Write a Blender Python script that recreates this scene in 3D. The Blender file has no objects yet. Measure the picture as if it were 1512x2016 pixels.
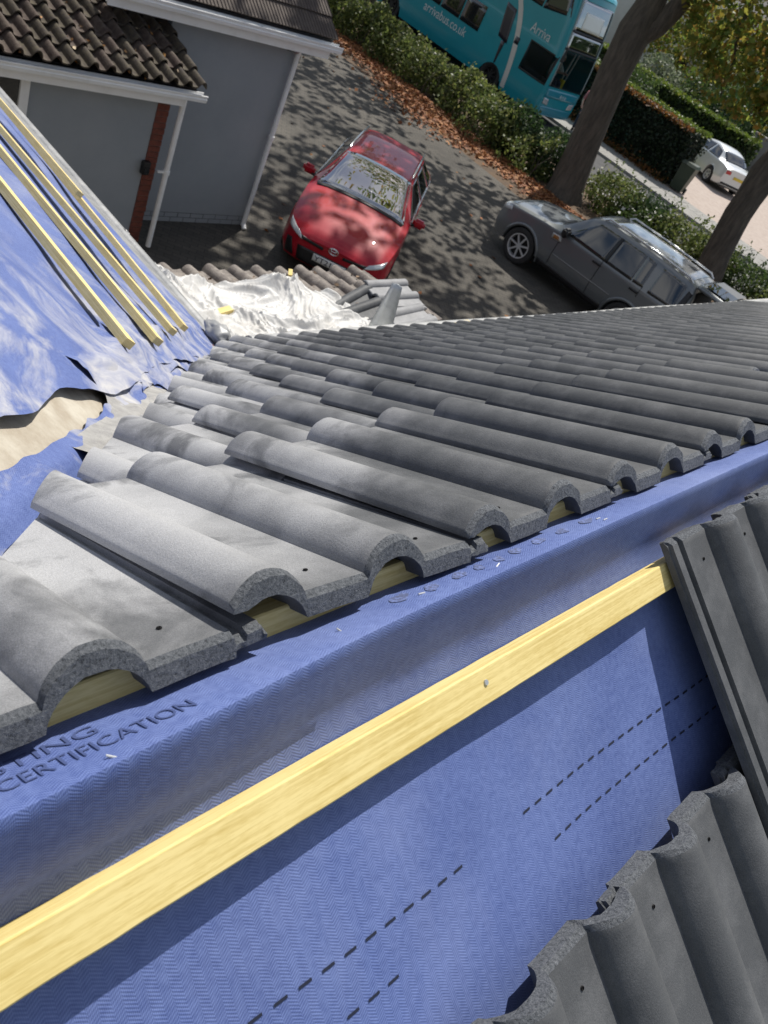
import bpy, bmesh, math, random
import numpy as np
from mathutils import Vector, Matrix, Euler, noise
from mathutils.bvhtree import BVHTree

rnd = random.Random(7)
rng = np.random.default_rng(11)
scene = bpy.context.scene
C = scene.collection

# ------------------------------------------------------------------ camera, light, exposure
G = -5.0                                   # ground height; the ridge of the roof is at z = 0
PITCH = math.radians(35.395)
CO, SI, TA = math.cos(PITCH), math.sin(PITCH), math.tan(PITCH)

cam_d = bpy.data.cameras.new('camera')
cam = bpy.data.objects.new('camera', cam_d)
C.objects.link(cam)
row0 = Vector((0.685, -0.610, 0.399)); row1 = Vector((-0.209, -0.689, -0.694)); row2 = Vector((0.698, 0.392, -0.599))
CAMROWS = (row0, row1, row2)
row2.normalize(); row0 = (row0 - row2 * row0.dot(row2)).normalized(); row1 = row2.cross(row0)
M = Matrix((row0, -row1, -row2)).transposed().to_4x4()
M.translation = Vector((-0.372, -0.268, 0.463))
cam.matrix_world = M
cam_d.sensor_fit = 'VERTICAL'
cam_d.sensor_height = 36.0
cam_d.lens = 36.0 * 1589.2 / 2016.0
cam_d.clip_start = 0.02
cam_d.clip_end = 1500
cam_d.dof.use_dof = True
cam_d.dof.focus_distance = 1.0
cam_d.dof.aperture_fstop = 16.0
scene.camera = cam

SUN = Vector((0.95, 0.56, 1.6)).normalized()
world = bpy.data.worlds.new('World')
scene.world = world
world.use_nodes = True
wn, wl = world.node_tree.nodes, world.node_tree.links
bg = wn['Background']
sky = wn.new('ShaderNodeTexSky')
sky.sky_type = 'NISHITA'
sky.sun_disc = False
sky.sun_elevation = math.asin(SUN.z)
sky.sun_rotation = math.atan2(SUN.x, SUN.y)
# broken cloud over the whole sky
tc = wn.new('ShaderNodeTexCoord')
mp = wn.new('ShaderNodeMapping'); mp.inputs['Scale'].default_value = (1.6, 1.6, 3.2)
nz = wn.new('ShaderNodeTexNoise'); nz.inputs['Scale'].default_value = 2.3; nz.inputs['Detail'].default_value = 8; nz.inputs['Roughness'].default_value = .58
cr = wn.new('ShaderNodeValToRGB'); cr.color_ramp.elements[0].position = .48; cr.color_ramp.elements[1].position = .60
mx = wn.new('ShaderNodeMix'); mx.data_type = 'RGBA'
mx.inputs[7].default_value = (7.6, 7.7, 7.9, 1)
wl.new(tc.outputs['Generated'], mp.inputs[0]); wl.new(mp.outputs[0], nz.inputs['Vector'])
wl.new(nz.outputs['Fac'], cr.inputs[0]); wl.new(cr.outputs[0], mx.inputs[0])
wl.new(sky.outputs[0], mx.inputs[6]); wl.new(mx.outputs[2], bg.inputs['Color'])
bg.inputs['Strength'].default_value = 0.095

sun_d = bpy.data.lights.new('sun', 'SUN')
sun_d.energy = 5.0
sun_d.angle = math.radians(0.55)
sun_d.color = (1.0, 0.955, 0.88)
sun = bpy.data.objects.new('sun', sun_d)
sun.rotation_euler = SUN.to_track_quat('Z', 'Y').to_euler()
C.objects.link(sun)

scene.view_settings.view_transform = 'Standard'
scene.view_settings.look = 'None'
scene.view_settings.exposure = 0.10
scene.view_settings.gamma = 1.0
scene.view_settings.use_curve_mapping = False

# ------------------------------------------------------------------ helpers
def link(o, parent=None):
    C.objects.link(o)
    if parent is not None:
        o.parent = parent
    return o

def tag(o, label=None, cat=None, group=None, kind=None):
    if label: o['label'] = label
    if cat: o['category'] = cat
    if group: o['group'] = group
    if kind: o['kind'] = kind
    return o

def empty(name, label, cat, loc=(0, 0, 0), rz=0.0, group=None):
    o = bpy.data.objects.new(name, None)
    o.empty_display_size = .1
    o.location = loc
    o.rotation_euler = (0, 0, rz)
    C.objects.link(o)
    return tag(o, label, cat, group)

def mesh(name, verts, faces, mat=None, smooth=None, uv=None):
    me = bpy.data.meshes.new(name)
    me.from_pydata([tuple(v) for v in verts], [], faces)
    if mat is not None:
        me.materials.append(mat)
    if uv is not None:
        l = me.uv_layers.new(name='UVMap')
        vi = np.zeros(len(me.loops), dtype=np.int32)
        me.loops.foreach_get('vertex_index', vi)
        l.data.foreach_set('uv', np.asarray(uv, dtype=np.float32)[vi].ravel())
    if smooth is not None:
        shade(me, smooth)
    me.update()
    return me

def shade(me, ang):
    """smooth shading with edges sharper than ANG degrees kept hard"""
    bm = bmesh.new(); bm.from_mesh(me)
    a = math.radians(ang)
    for f in bm.faces: f.smooth = True
    for e in bm.edges:
        if len(e.link_faces) == 2 and e.calc_face_angle(0) > a:
            e.smooth = False
    bm.to_mesh(me); bm.free()

def obj(name, verts, faces, mat=None, parent=None, smooth=None, uv=None, off=None):
    o = bpy.data.objects.new(name, mesh(name, verts, faces, mat, smooth, uv))
    if off is not None: o.location = off
    return link(o, parent)

def from_bm(name, bm, mat=None, parent=None, smooth=None):
    me = bpy.data.meshes.new(name)
    bmesh.ops.recalc_face_normals(bm, faces=bm.faces)
    bm.to_mesh(me); bm.free()
    if mat is not None: me.materials.append(mat)
    if smooth is not None: shade(me, smooth)
    return link(bpy.data.objects.new(name, me), parent)

def quads(name, V, mat, parent=None):
    """V: (n,4,3) array -> one mesh of n loose quads"""
    V = np.asarray(V, dtype=np.float32)
    n = len(V)
    me = bpy.data.meshes.new(name)
    me.vertices.add(n * 4); me.vertices.foreach_set('co', V.reshape(-1))
    me.loops.add(n * 4); me.loops.foreach_set('vertex_index', np.arange(n * 4, dtype=np.int32))
    me.polygons.add(n); me.polygons.foreach_set('loop_start', np.arange(0, n * 4, 4, dtype=np.int32))
    me.update(calc_edges=True)
    me.materials.append(mat)
    return link(bpy.data.objects.new(name, me), parent)

def leaf_quads(P, size, flat=None, aspect=.62, droop=0):
    """random leaf-shaped rhombi round the points P; SIZE scalar or per leaf"""
    P = np.asarray(P); n = len(P)
    a = rng.normal(size=(n, 3)); 
    if flat is not None: a[:, 2] *= flat
    a /= np.linalg.norm(a, axis=1, keepdims=True)
    b = rng.normal(size=(n, 3))
    if flat is not None: b[:, 2] *= flat
    b -= a * (a * b).sum(1, keepdims=True); b /= np.linalg.norm(b, axis=1, keepdims=True)
    s = (np.asarray(size) * rng.uniform(.7, 1.3, n))[:, None] * .5
    nn = np.cross(a, b)
    return np.stack([P - a * s, P + b * s * aspect + nn * s * .2, P + a * s, P - b * s * aspect + nn * s * .2], 1)

def box_vf(x0, x1, y0, y1, z0, z1):
    v = [(x0, y0, z0), (x1, y0, z0), (x1, y1, z0), (x0, y1, z0), (x0, y0, z1), (x1, y0, z1), (x1, y1, z1), (x0, y1, z1)]
    f = [(0, 3, 2, 1), (4, 5, 6, 7), (0, 1, 5, 4), (1, 2, 6, 5), (2, 3, 7, 6), (3, 0, 4, 7)]
    return v, f

def box(name, x0, x1, y0, y1, z0, z1, mat, parent=None, bev=0.0, off=(0, 0, 0)):
    o = (Vector(off))
    v, f = box_vf(x0 - o.x, x1 - o.x, y0 - o.y, y1 - o.y, z0 - o.z, z1 - o.z)
    if bev <= 0:
        return obj(name, v, f, mat, parent)
    bm = bmesh.new()
    vs = [bm.verts.new(p) for p in v]
    for q in f: bm.faces.new([vs[i] for i in q])
    bmesh.ops.bevel(bm, geom=list(bm.edges), offset=bev, segments=2, affect='EDGES', profile=.6)
    return from_bm(name, bm, mat, parent, 50)

def tube_vf(pts, radii, n=10, jit=0.0, cap=True):
    pts = [Vector(p) for p in pts]
    V, F = [], []
    up = Vector((0.13, 0.31, 0.94))
    for i, p in enumerate(pts):
        t = (pts[min(i + 1, len(pts) - 1)] - pts[max(i - 1, 0)]).normalized()
        a = t.cross(up)
        if a.length < .1: a = t.cross(Vector((1, 0, 0)))
        a.normalize(); b = t.cross(a)
        for k in range(n):
            th = 2 * math.pi * k / n
            r = radii[i] * (1 + (jit * noise.noise(p * 2.1 + Vector((math.cos(th), math.sin(th), 0)) * 1.3) if jit else 0))
            V.append(p + a * (r * math.cos(th)) + b * (r * math.sin(th)))
    for i in range(len(pts) - 1):
        for k in range(n):
            F.append((i * n + k, i * n + (k + 1) % n, (i + 1) * n + (k + 1) % n, (i + 1) * n + k))
    if cap:
        F.append(tuple(range(n - 1, -1, -1))); F.append(tuple((len(pts) - 1) * n + k for k in range(n)))
    return V, F

def tube(name, pts, radii, mat, parent=None, n=10, jit=0.0):
    if not hasattr(radii, '__len__'): radii = [radii] * len(pts)
    v, f = tube_vf(pts, radii, n, jit)
    return obj(name, v, f, mat, parent, 50)

def join_vf(parts):
    V, F = [], []
    for v, f in parts:
        o = len(V); V += [tuple(p) for p in v]; F += [tuple(i + o for i in q) for q in f]
    return V, F

def lathe_vf(prof, n=28, axis='y'):
    """prof: (r, h) pairs turned round the y axis"""
    V, F = [], []
    for r, h in prof:
        for k in range(n):
            a = 2 * math.pi * k / n
            V.append((r * math.cos(a), h, r * math.sin(a)))
    m = len(prof)
    for i in range(m - 1):
        for k in range(n):
            F.append((i * n + k, (i + 1) * n + k, (i + 1) * n + (k + 1) % n, i * n + (k + 1) % n))
    return V, F

# ------------------------------------------------------------------ materials
def N(nt, typ, **kw):
    n = nt.nodes.new(typ)
    for k, v in kw.items():
        if k in n.inputs.keys(): n.inputs[k].default_value = v
        else: setattr(n, k, v)
    return n

def mat(name, col, rough=.6, metal=0.0, col2=None, scale=8.0, detail=6, lo=.35, hi=.65, bump=0.0, bscale=60.0, coat=0.0, coords='Object',
        stretch=None, spec=.5, trans=0.0, island=None, bdist=.01):
    m = bpy.data.materials.new(name); m.use_nodes = True
    nt = m.node_tree; b = nt.nodes['Principled BSDF']
    b.inputs['Base Color'].default_value = (*col, 1); b.inputs['Roughness'].default_value = rough
    b.inputs['Metallic'].default_value = metal; b.inputs['Specular IOR Level'].default_value = spec
    b.inputs['Coat Weight'].default_value = coat; b.inputs['Coat Roughness'].default_value = .03
    if trans: b.inputs['Transmission Weight'].default_value = trans
    src = None
    if col2 is not None or bump:
        t = nt.nodes.new('ShaderNodeNewGeometry' if coords == 'World' else 'ShaderNodeTexCoord')
        out = t.outputs['Position'] if coords == 'World' else t.outputs[coords]
        if stretch is not None:
            mp = N(nt, 'ShaderNodeMapping'); mp.inputs['Scale'].default_value = stretch
            nt.links.new(out, mp.inputs['Vector']); out = mp.outputs[0]
        src = out
    if col2 is not None:
        n = N(nt, 'ShaderNodeTexNoise', Scale=scale, Detail=detail, Roughness=.62)
        nt.links.new(src, n.inputs['Vector'])
        r = N(nt, 'ShaderNodeMapRange'); r.inputs['From Min'].default_value = lo; r.inputs['From Max'].default_value = hi
        nt.links.new(n.outputs['Fac'], r.inputs['Value'])
        x = N(nt, 'ShaderNodeMix', data_type='RGBA'); x.inputs[6].default_value = (*col, 1); x.inputs[7].default_value = (*col2, 1)
        nt.links.new(r.outputs[0], x.inputs[0]); nt.links.new(x.outputs[2], b.inputs['Base Color'])
    if bump:
        n2 = N(nt, 'ShaderNodeTexNoise', Scale=bscale, Detail=5, Roughness=.65)
        nt.links.new(src, n2.inputs['Vector'])
        bp = N(nt, 'ShaderNodeBump', Strength=bump, Distance=bdist)
        nt.links.new(n2.outputs['Fac'], bp.inputs['Height']); nt.links.new(bp.outputs[0], b.inputs['Normal'])
    if island is not None:
        g = nt.nodes.new('ShaderNodeNewGeometry')
        r = nt.nodes.new('ShaderNodeValToRGB')
        el = r.color_ramp.elements
        while len(el) < len(island): el.new(.5)
        for i, cc in enumerate(island):
            el[i].position = i / (len(island) - 1); el[i].color = (*cc, 1)
        nt.links.new(g.outputs['Random Per Island'], r.inputs[0]); nt.links.new(r.outputs[0], b.inputs['Base Color'])
    return m

def leaf_mat(name, cols, rough=.5, sheen=.6, gain=1.0):
    m = mat(name, cols[0], rough, island=[tuple(min(1, c * gain) for c in q) for q in cols])
    nt = m.node_tree; b = nt.nodes['Principled BSDF']
    tr = nt.nodes.new('ShaderNodeBsdfTranslucent'); ms = nt.nodes.new('ShaderNodeMixShader')
    ms.inputs[0].default_value = sheen * .8
    rp = [n for n in nt.nodes if n.type == 'VALTORGB'][0]
    nt.links.new(rp.outputs[0], tr.inputs['Color'])
    nt.links.new(b.outputs[0], ms.inputs[1]); nt.links.new(tr.outputs[0], ms.inputs[2])
    nt.links.new(ms.outputs[0], nt.nodes['Material Output'].inputs['Surface'])
    return m

def tile_mat():
    m = bpy.data.materials.new('concrete_tile'); m.use_nodes = True
    nt = m.node_tree; L = nt.links; b = nt.nodes['Principled BSDF']
    g = nt.nodes.new('ShaderNodeNewGeometry'); oi = nt.nodes.new('ShaderNodeObjectInfo')
    sx = nt.nodes.new('ShaderNodeSeparateXYZ'); L.new(g.outputs['Position'], sx.inputs[0])
    # cutting dust settles beside the valley (along x - y = const)
    d = N(nt, 'ShaderNodeMath', operation='SUBTRACT'); L.new(sx.outputs['X'], d.inputs[0]); L.new(sx.outputs['Y'], d.inputs[1])
    n1 = N(nt, 'ShaderNodeTexNoise', Scale=4.5, Detail=4, Roughness=.55); L.new(g.outputs['Position'], n1.inputs['Vector'])
    n1m = N(nt, 'ShaderNodeMapRange'); n1m.inputs['From Min'].default_value = .3; n1m.inputs['From Max'].default_value = .7; n1m.inputs['To Min'].default_value = -.28; n1m.inputs['To Max'].default_value = .28
    L.new(n1.outputs['Fac'], n1m.inputs['Value'])
    a = N(nt, 'ShaderNodeMath', operation='ADD'); L.new(d.outputs[0], a.inputs[0]); L.new(n1m.outputs[0], a.inputs[1])
    dm = N(nt, 'ShaderNodeMapRange', interpolation_type='SMOOTHSTEP'); dm.inputs['From Min'].default_value = .38; dm.inputs['From Max'].default_value = -.40
    dm.inputs['To Min'].default_value = 0.0; dm.inputs['To Max'].default_value = .95
    L.new(a.outputs[0], dm.inputs['Value'])
    # only the far slope (y > -.03) was dusted
    ym = N(nt, 'ShaderNodeMapRange'); ym.inputs['From Min'].default_value = -.04; ym.inputs['From Max'].default_value = .03
    L.new(sx.outputs['Y'], ym.inputs['Value'])
    mu = N(nt, 'ShaderNodeMath', operation='MULTIPLY'); L.new(dm.outputs[0], mu.inputs[0]); L.new(ym.outputs[0], mu.inputs[1])
    # rubbed and smeared patches in the dust
    n2 = N(nt, 'ShaderNodeTexNoise', Scale=7.5, Detail=5, Roughness=.6, Distortion=.5); L.new(g.outputs['Position'], n2.inputs['Vector'])
    r2 = N(nt, 'ShaderNodeMapRange'); r2.inputs['From Min'].default_value = .52; r2.inputs['From Max'].default_value = .63; r2.inputs['To Min'].default_value = 1; r2.inputs['To Max'].default_value = .28
    L.new(n2.outputs['Fac'], r2.inputs['Value'])
    mu2 = N(nt, 'ShaderNodeMath', operation='MULTIPLY'); L.new(mu.outputs[0], mu2.inputs[0]); L.new(r2.outputs[0], mu2.inputs[1])
    # thin pale bloom everywhere
    n3 = N(nt, 'ShaderNodeTexNoise', Scale=13.0, Detail=7, Roughness=.7); L.new(g.outputs['Position'], n3.inputs['Vector'])
    r3 = N(nt, 'ShaderNodeMapRange'); r3.inputs['From Min'].default_value = .45; r3.inputs['From Max'].default_value = .75; r3.inputs['To Max'].default_value = .17
    L.new(n3.outputs['Fac'], r3.inputs['Value'])
    ad = N(nt, 'ShaderNodeMath', operation='ADD', use_clamp=True); L.new(mu2.outputs[0], ad.inputs[0]); L.new(r3.outputs[0], ad.inputs[1])
    base = N(nt, 'ShaderNodeMix', data_type='RGBA'); base.inputs[6].default_value = (.047, .050, .054, 1); base.inputs[7].default_value = (.080, .083, .087, 1)
    L.new(oi.outputs['Random'], base.inputs[0])
    n4 = N(nt, 'ShaderNodeTexNoise', Scale=900.0, Detail=2); L.new(g.outputs['Position'], n4.inputs['Vector'])
    sp = N(nt, 'ShaderNodeMapRange'); sp.inputs['From Min'].default_value = .35; sp.inputs['From Max'].default_value = .65; sp.inputs['To Min'].default_value = .82; sp.inputs['To Max'].default_value = 1.15
    L.new(n4.outputs['Fac'], sp.inputs['Value'])
    dust = N(nt, 'ShaderNodeMix', data_type='RGBA'); dust.inputs[7].default_value = (.40, .40, .402, 1)
    L.new(ad.outputs[0], dust.inputs[0]); L.new(base.outputs[2], dust.inputs[6])
    mul = N(nt, 'ShaderNodeMix', data_type='RGBA', blend_type='MULTIPLY'); mul.inputs[0].default_value = 1
    L.new(dust.outputs[2], mul.inputs[6]); L.new(sp.outputs[0], mul.inputs[7])
    L.new(mul.outputs[2], b.inputs['Base Color'])
    b.inputs['Roughness'].default_value = .62; b.inputs['Specular IOR Level'].default_value = .35
    n5 = N(nt, 'ShaderNodeTexNoise', Scale=420.0, Detail=4, Roughness=.7); L.new(g.outputs['Position'], n5.inputs['Vector'])
    bp = N(nt, 'ShaderNodeBump', Strength=.35, Distance=.0016); L.new(n5.outputs['Fac'], bp.inputs['Height']); L.new(bp.outputs[0], b.inputs['Normal'])
    # second material: the broken, porous ends
    m2 = bpy.data.materials.new('concrete_broken'); m2.use_nodes = True
    nt = m2.node_tree; L = nt.links; b = nt.nodes['Principled BSDF']
    g = nt.nodes.new('ShaderNodeNewGeometry')
    v = N(nt, 'ShaderNodeTexNoise', Scale=300.0, Detail=6, Roughness=.75); L.new(g.outputs['Position'], v.inputs['Vector'])
    r = nt.nodes.new('ShaderNodeValToRGB'); e = r.color_ramp.elements
    e[0].position = .33; e[0].color = (.018, .020, .024, 1); e[1].position = .66; e[1].color = (.185, .196, .212, 1)
    e.new(.43).color = (.085, .093, .104, 1)
    L.new(v.outputs['Fac'], r.inputs[0]); L.new(r.outputs[0], b.inputs['Base Color'])
    bp = N(nt, 'ShaderNodeBump', Strength=1.0, Distance=.004); L.new(v.outputs['Fac'], bp.inputs['Height']); L.new(bp.outputs[0], b.inputs['Normal'])
    b.inputs['Roughness'].default_value = .85
    return m, m2

def felt_mat(name, dusty):
    m = bpy.data.materials.new(name); m.use_nodes = True
    nt = m.node_tree; L = nt.links; b = nt.nodes['Principled BSDF']
    uv = nt.nodes.new('ShaderNodeUVMap'); uv.uv_map = 'UVMap'
    s = nt.nodes.new('ShaderNodeSeparateXYZ'); L.new(uv.outputs[0], s.inputs[0])
    def math_(op, a, bb=None):
        n = N(nt, 'ShaderNodeMath', operation=op)
        for i, x in enumerate((a, bb)):
            if x is None: continue
            if isinstance(x, (int, float)): n.inputs[i].default_value = x
            else: L.new(x, n.inputs[i])
        return n.outputs[0]
    # woven herringbone: bands 8 mm wide, twill lines 2.6 mm apart
    band = math_('SINE', math_('MULTIPLY', s.outputs['X'], math.pi / .008))
    sgn = math_('SIGN', band)
    ph = math_('ADD', math_('MULTIPLY', s.outputs['Y'], 2 * math.pi / .0028), math_('MULTIPLY', sgn, math_('MULTIPLY', s.outputs['X'], 2 * math.pi / .0045)))
    ln = math_('SINE', ph)
    fine = math_('SINE', math_('MULTIPLY', s.outputs['X'], 2 * math.pi / .0013))
    w = math_('ADD', math_('MULTIPLY', ln, .25), math_('MULTIPLY', fine, .12))
    g = nt.nodes.new('ShaderNodeNewGeometry')
    n1 = N(nt, 'ShaderNodeTexNoise', Scale=7.0, Detail=6, Roughness=.6); L.new(g.outputs['Position'], n1.inputs['Vector'])
    n2 = N(nt, 'ShaderNodeTexNoise', Scale=160.0, Detail=3); L.new(g.outputs['Position'], n2.inputs['Vector'])
    f = math_('ADD', math_('ADD', w, .5), math_('ADD', math_('MULTIPLY', math_('SUBTRACT', n1.outputs['Fac'], .5), .9), math_('MULTIPLY', math_('SUBTRACT', n2.outputs['Fac'], .5), .9)))
    cl = N(nt, 'ShaderNodeClamp'); L.new(f, cl.inputs[0])
    x = N(nt, 'ShaderNodeMix', data_type='RGBA'); x.inputs[6].default_value = (.054, .084, .245, 1); x.inputs[7].default_value = (.155, .212, .448, 1)
    L.new(cl.outputs[0], x.inputs[0])
    col = x.outputs[2]
    n3 = N(nt, 'ShaderNodeTexNoise', Scale=3.2 if dusty else 2.0, Detail=9, Roughness=.68, Distortion=1.6 if dusty else .4); L.new(g.outputs['Position'], n3.inputs['Vector'])
    r = N(nt, 'ShaderNodeMapRange')
    r.inputs['From Min'].default_value = .44 if dusty else .5; r.inputs['From Max'].default_value = .66 if dusty else .8
    r.inputs['To Max'].default_value = .85 if dusty else .38
    L.new(n3.outputs['Fac'], r.inputs['Value'])
    fac = r.outputs[0]
    if dusty:
        # dust lies where the saw stood, near the valley line and towards the ridge
        sx = nt.nodes.new('ShaderNodeSeparateXYZ'); L.new(g.outputs['Position'], sx.inputs[0])
        d = math_('SUBTRACT', sx.outputs['Y'], sx.outputs['X'])
        mm = N(nt, 'ShaderNodeMapRange', interpolation_type='SMOOTHSTEP'); mm.inputs['From Min'].default_value = 1.25; mm.inputs['From Max'].default_value = .45
        mm.inputs['To Min'].default_value = .25; mm.inputs['To Max'].default_value = 1.15
        L.new(d, mm.inputs['Value'])
        fac = math_('MULTIPLY', fac, mm.outputs[0])
    y = N(nt, 'ShaderNodeMix', data_type='RGBA'); y.inputs[7].default_value = (.52, .51, .50, 1) if dusty else (.32, .37, .58, 1)
    L.new(fac, y.inputs[0]); L.new(col, y.inputs[6]); L.new(y.outputs[2], b.inputs['Base Color'])
    b.inputs['Roughness'].default_value = .55; b.inputs['Specular IOR Level'].default_value = .4
    hh = math_('ADD', w, math_('MULTIPLY', n2.outputs['Fac'], .6))
    bp = N(nt, 'ShaderNodeBump', Strength=.5, Distance=.0006); L.new(hh, bp.inputs['Height']); L.new(bp.outputs[0], b.inputs['Normal'])
    return m

def timber_mat(name, c1, c2, axis=0):
    m = bpy.data.materials.new(name); m.use_nodes = True
    nt = m.node_tree; L = nt.links; b = nt.nodes['Principled BSDF']
    t = nt.nodes.new('ShaderNodeTexCoord')
    mp = N(nt, 'ShaderNodeMapping'); sc = [260., 260., 260.]; sc[axis] = 3.; mp.inputs['Scale'].default_value = sc
    L.new(t.outputs['Object'], mp.inputs[0])
    n = N(nt, 'ShaderNodeTexNoise', Scale=1.0, Detail=5, Roughness=.6, Distortion=.6); L.new(mp.outputs[0], n.inputs['Vector'])
    n2 = N(nt, 'ShaderNodeTexNoise', Scale=14.0, Detail=4); L.new(t.outputs['Object'], n2.inputs['Vector'])
    mp3 = N(nt, 'ShaderNodeMapping'); s3 = [700., 700., 700.]; s3[axis] = 90.; mp3.inputs['Scale'].default_value = s3; mp3.inputs['Rotation'].default_value = (0, 0, .5)
    L.new(t.outputs['Object'], mp3.inputs[0])
    n3 = N(nt, 'ShaderNodeTexNoise', Scale=1.0, Detail=2); L.new(mp3.outputs[0], n3.inputs['Vector'])
    ad = N(nt, 'ShaderNodeMath', operation='MULTIPLY_ADD'); ad.inputs[1].default_value = .4; ad.inputs[2].default_value = .3; L.new(n2.outputs['Fac'], ad.inputs[0])
    adb = N(nt, 'ShaderNodeMath', operation='ADD'); L.new(n.outputs['Fac'], adb.inputs[0]); L.new(ad.outputs[0], adb.inputs[1]); ad = adb
    ad2 = N(nt, 'ShaderNodeMath', operation='MULTIPLY_ADD'); ad2.inputs[1].default_value = .45; L.new(n3.outputs['Fac'], ad2.inputs[0]); L.new(ad.outputs[0], ad2.inputs[2])
    r = N(nt, 'ShaderNodeMapRange'); r.inputs['From Min'].default_value = .98; r.inputs['From Max'].default_value = 1.34
    L.new(ad2.outputs[0], r.inputs['Value'])
    x = N(nt, 'ShaderNodeMix', data_type='RGBA'); x.inputs[6].default_value = (*c1, 1); x.inputs[7].default_value = (*c2, 1)
    L.new(r.outputs[0], x.inputs[0]); L.new(x.outputs[2], b.inputs['Base Color'])
    b.inputs['Roughness'].default_value = .8; b.inputs['Specular IOR Level'].default_value = .2
    bp = N(nt, 'ShaderNodeBump', Strength=.2, Distance=.0006); L.new(ad2.outputs[0], bp.inputs['Height']); L.new(bp.outputs[0], b.inputs['Normal'])
    return m

TILE, BROKEN = tile_mat()
FELT = felt_mat('blue_underlay', False)
FELT_D = felt_mat('blue_underlay_dusty', True)
TIMBER = timber_mat('treated_batten', (.60, .45, .15), (.78, .635, .28), 0)
TIMBER_Y = timber_mat('treated_batten_y', (.60, .45, .16), (.78, .64, .32), 1)
PLY = mat('valley_board', (.50, .46, .38), .8, col2=(.36, .31, .24), scale=14, bump=.3, bscale=120, coords='World')
LEAD = mat('grey_lead', (.22, .225, .23), .5, .3, col2=(.36, .36, .355), scale=9, bump=.2, bscale=30, coords='World')
GALV = mat('galvanised_sheet', (.42, .44, .44), .35, .55, col2=(.6, .62, .61), scale=12, bump=.2, bscale=20, coords='World')
WALLG = mat('grey_render', (.27, .295, .315), .9, col2=(.31, .33, .35), scale=1.3, bump=.25, bscale=160, coords='World')
UPVC = mat('white_upvc', (.86, .86, .85), .32, col2=(.74, .74, .72), scale=3.2, lo=.5, hi=.75, coords='World')
BRICK = mat('red_brick', (.20, .055, .032), .85, col2=(.115, .035, .025), scale=14, bump=.5, bscale=110, coords='World')
MORTAR = mat('mortar', (.15, .085, .065), .95, col2=(.2, .12, .095), scale=30, bump=.4, bscale=150, coords='World')
HOUSEB = mat('house_render', (.42, .40, .36), .9, col2=(.36, .34, .31), scale=2, bump=.2, bscale=120, coords='World')
OLDTILE = mat('old_brown_tile', (.060, .040, .032), .85, col2=(.115, .092, .070), scale=16, lo=.42, hi=.7, bump=.5, bscale=90, coords='World')
OLDTILE2 = mat('old_brown_tile_lichen', (.085, .07, .045), .88, col2=(.045, .034, .03), scale=22, lo=.4, hi=.65, bump=.5, bscale=90, coords='World')
PORCHTILE = mat('weathered_tile', (.27, .24, .21), .9, col2=(.13, .11, .10), scale=14, lo=.4, hi=.68, bump=.5, bscale=90, coords='World')
FLATTILE = mat('brown_flat_tile', (.075, .058, .05), .85, col2=(.105, .085, .07), scale=10, bump=.4, bscale=90, coords='World')
MOSS = mat('pale_moss', (.42, .42, .36), .95, col2=(.2, .22, .14), scale=30, bump=.8, bscale=80, coords='World')
GLASS = mat('dark_glass', (.012, .015, .017), .02, spec=1.0)
GLASS.node_tree.nodes['Principled BSDF'].inputs['IOR'].default_value = 1.6
GLASS_W = mat('windscreen_glass', (.012, .015, .017), .02, spec=1.0)
GLASS_W.node_tree.nodes['Principled BSDF'].inputs['IOR'].default_value = 2.9
BLACK = mat('black_plastic', (.012, .012, .013), .45)
RUBBER = mat('tyre_rubber', (.018, .018, .018), .85, col2=(.03, .029, .028), scale=20)
ALLOY = mat('alloy_wheel', (.62, .63, .64), .32, .45)
CHROME = mat('bright_trim', (.72, .72, .70), .22, .9)
RED = mat('red_car_paint', (.36, .002, .014), .45, .0, coat=.55, spec=.25)
GREYP = mat('dark_grey_car_paint', (.145, .158, .165), .36, .3, coat=.9)
SILV = mat('silver_white_car_paint', (.62, .64, .64), .3, .3, coat=.8)
TEAL = mat('teal_bus_paint', (.010, .27, .34), .28, coat=.5, col2=(.012, .29, .36), scale=1.5, coords='World')
BUSPALE = mat('pale_bus_band', (.62, .60, .56), .4)
LAMP = mat('headlamp_glass', (.55, .57, .58), .1, .2, coat=.8)
REDL = mat('tail_lamp', (.45, .01, .012), .2, coat=.5)
PLATE = mat('white_plate', (.78, .78, .76), .4)
PLATEY = mat('yellow_plate', (.72, .52, .05), .4)
INK = mat('dark_print', (.012, .016, .035), .6)
INKF = mat('faded_print', (.055, .08, .20), .6)
OVALM = mat('dark_mark', (.075, .095, .19), .7, col2=(.15, .20, .43), scale=260, lo=.45, hi=.6, coords='World')
WHITEPR = mat('white_print', (.66, .70, .70), .5)
BARK = mat('tree_bark', (.13, .108, .086), .95, col2=(.065, .055, .045), scale=7, stretch=(1.6, 1.6, .35), bump=.9, bscale=13, bdist=.05, coords='World')
SKIN = mat('skin', (.55, .33, .25), .6)
SHIRTW = mat('white_cloth', (.72, .72, .70), .85)
SHIRTP = mat('pink_cloth', (.50, .16, .17), .85)
DENIM = mat('dark_cloth', (.035, .045, .075), .85)
HAIRG = mat('white_hair', (.62, .60, .56), .8)
HAIRB = mat('brown_hair', (.06, .035, .02), .7)
YELVEST = mat('yellow_cloth', (.75, .55, .03), .8)
BIN = mat('green_bin', (.025, .038, .022), .45, col2=(.035, .05, .03), scale=5)

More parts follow.
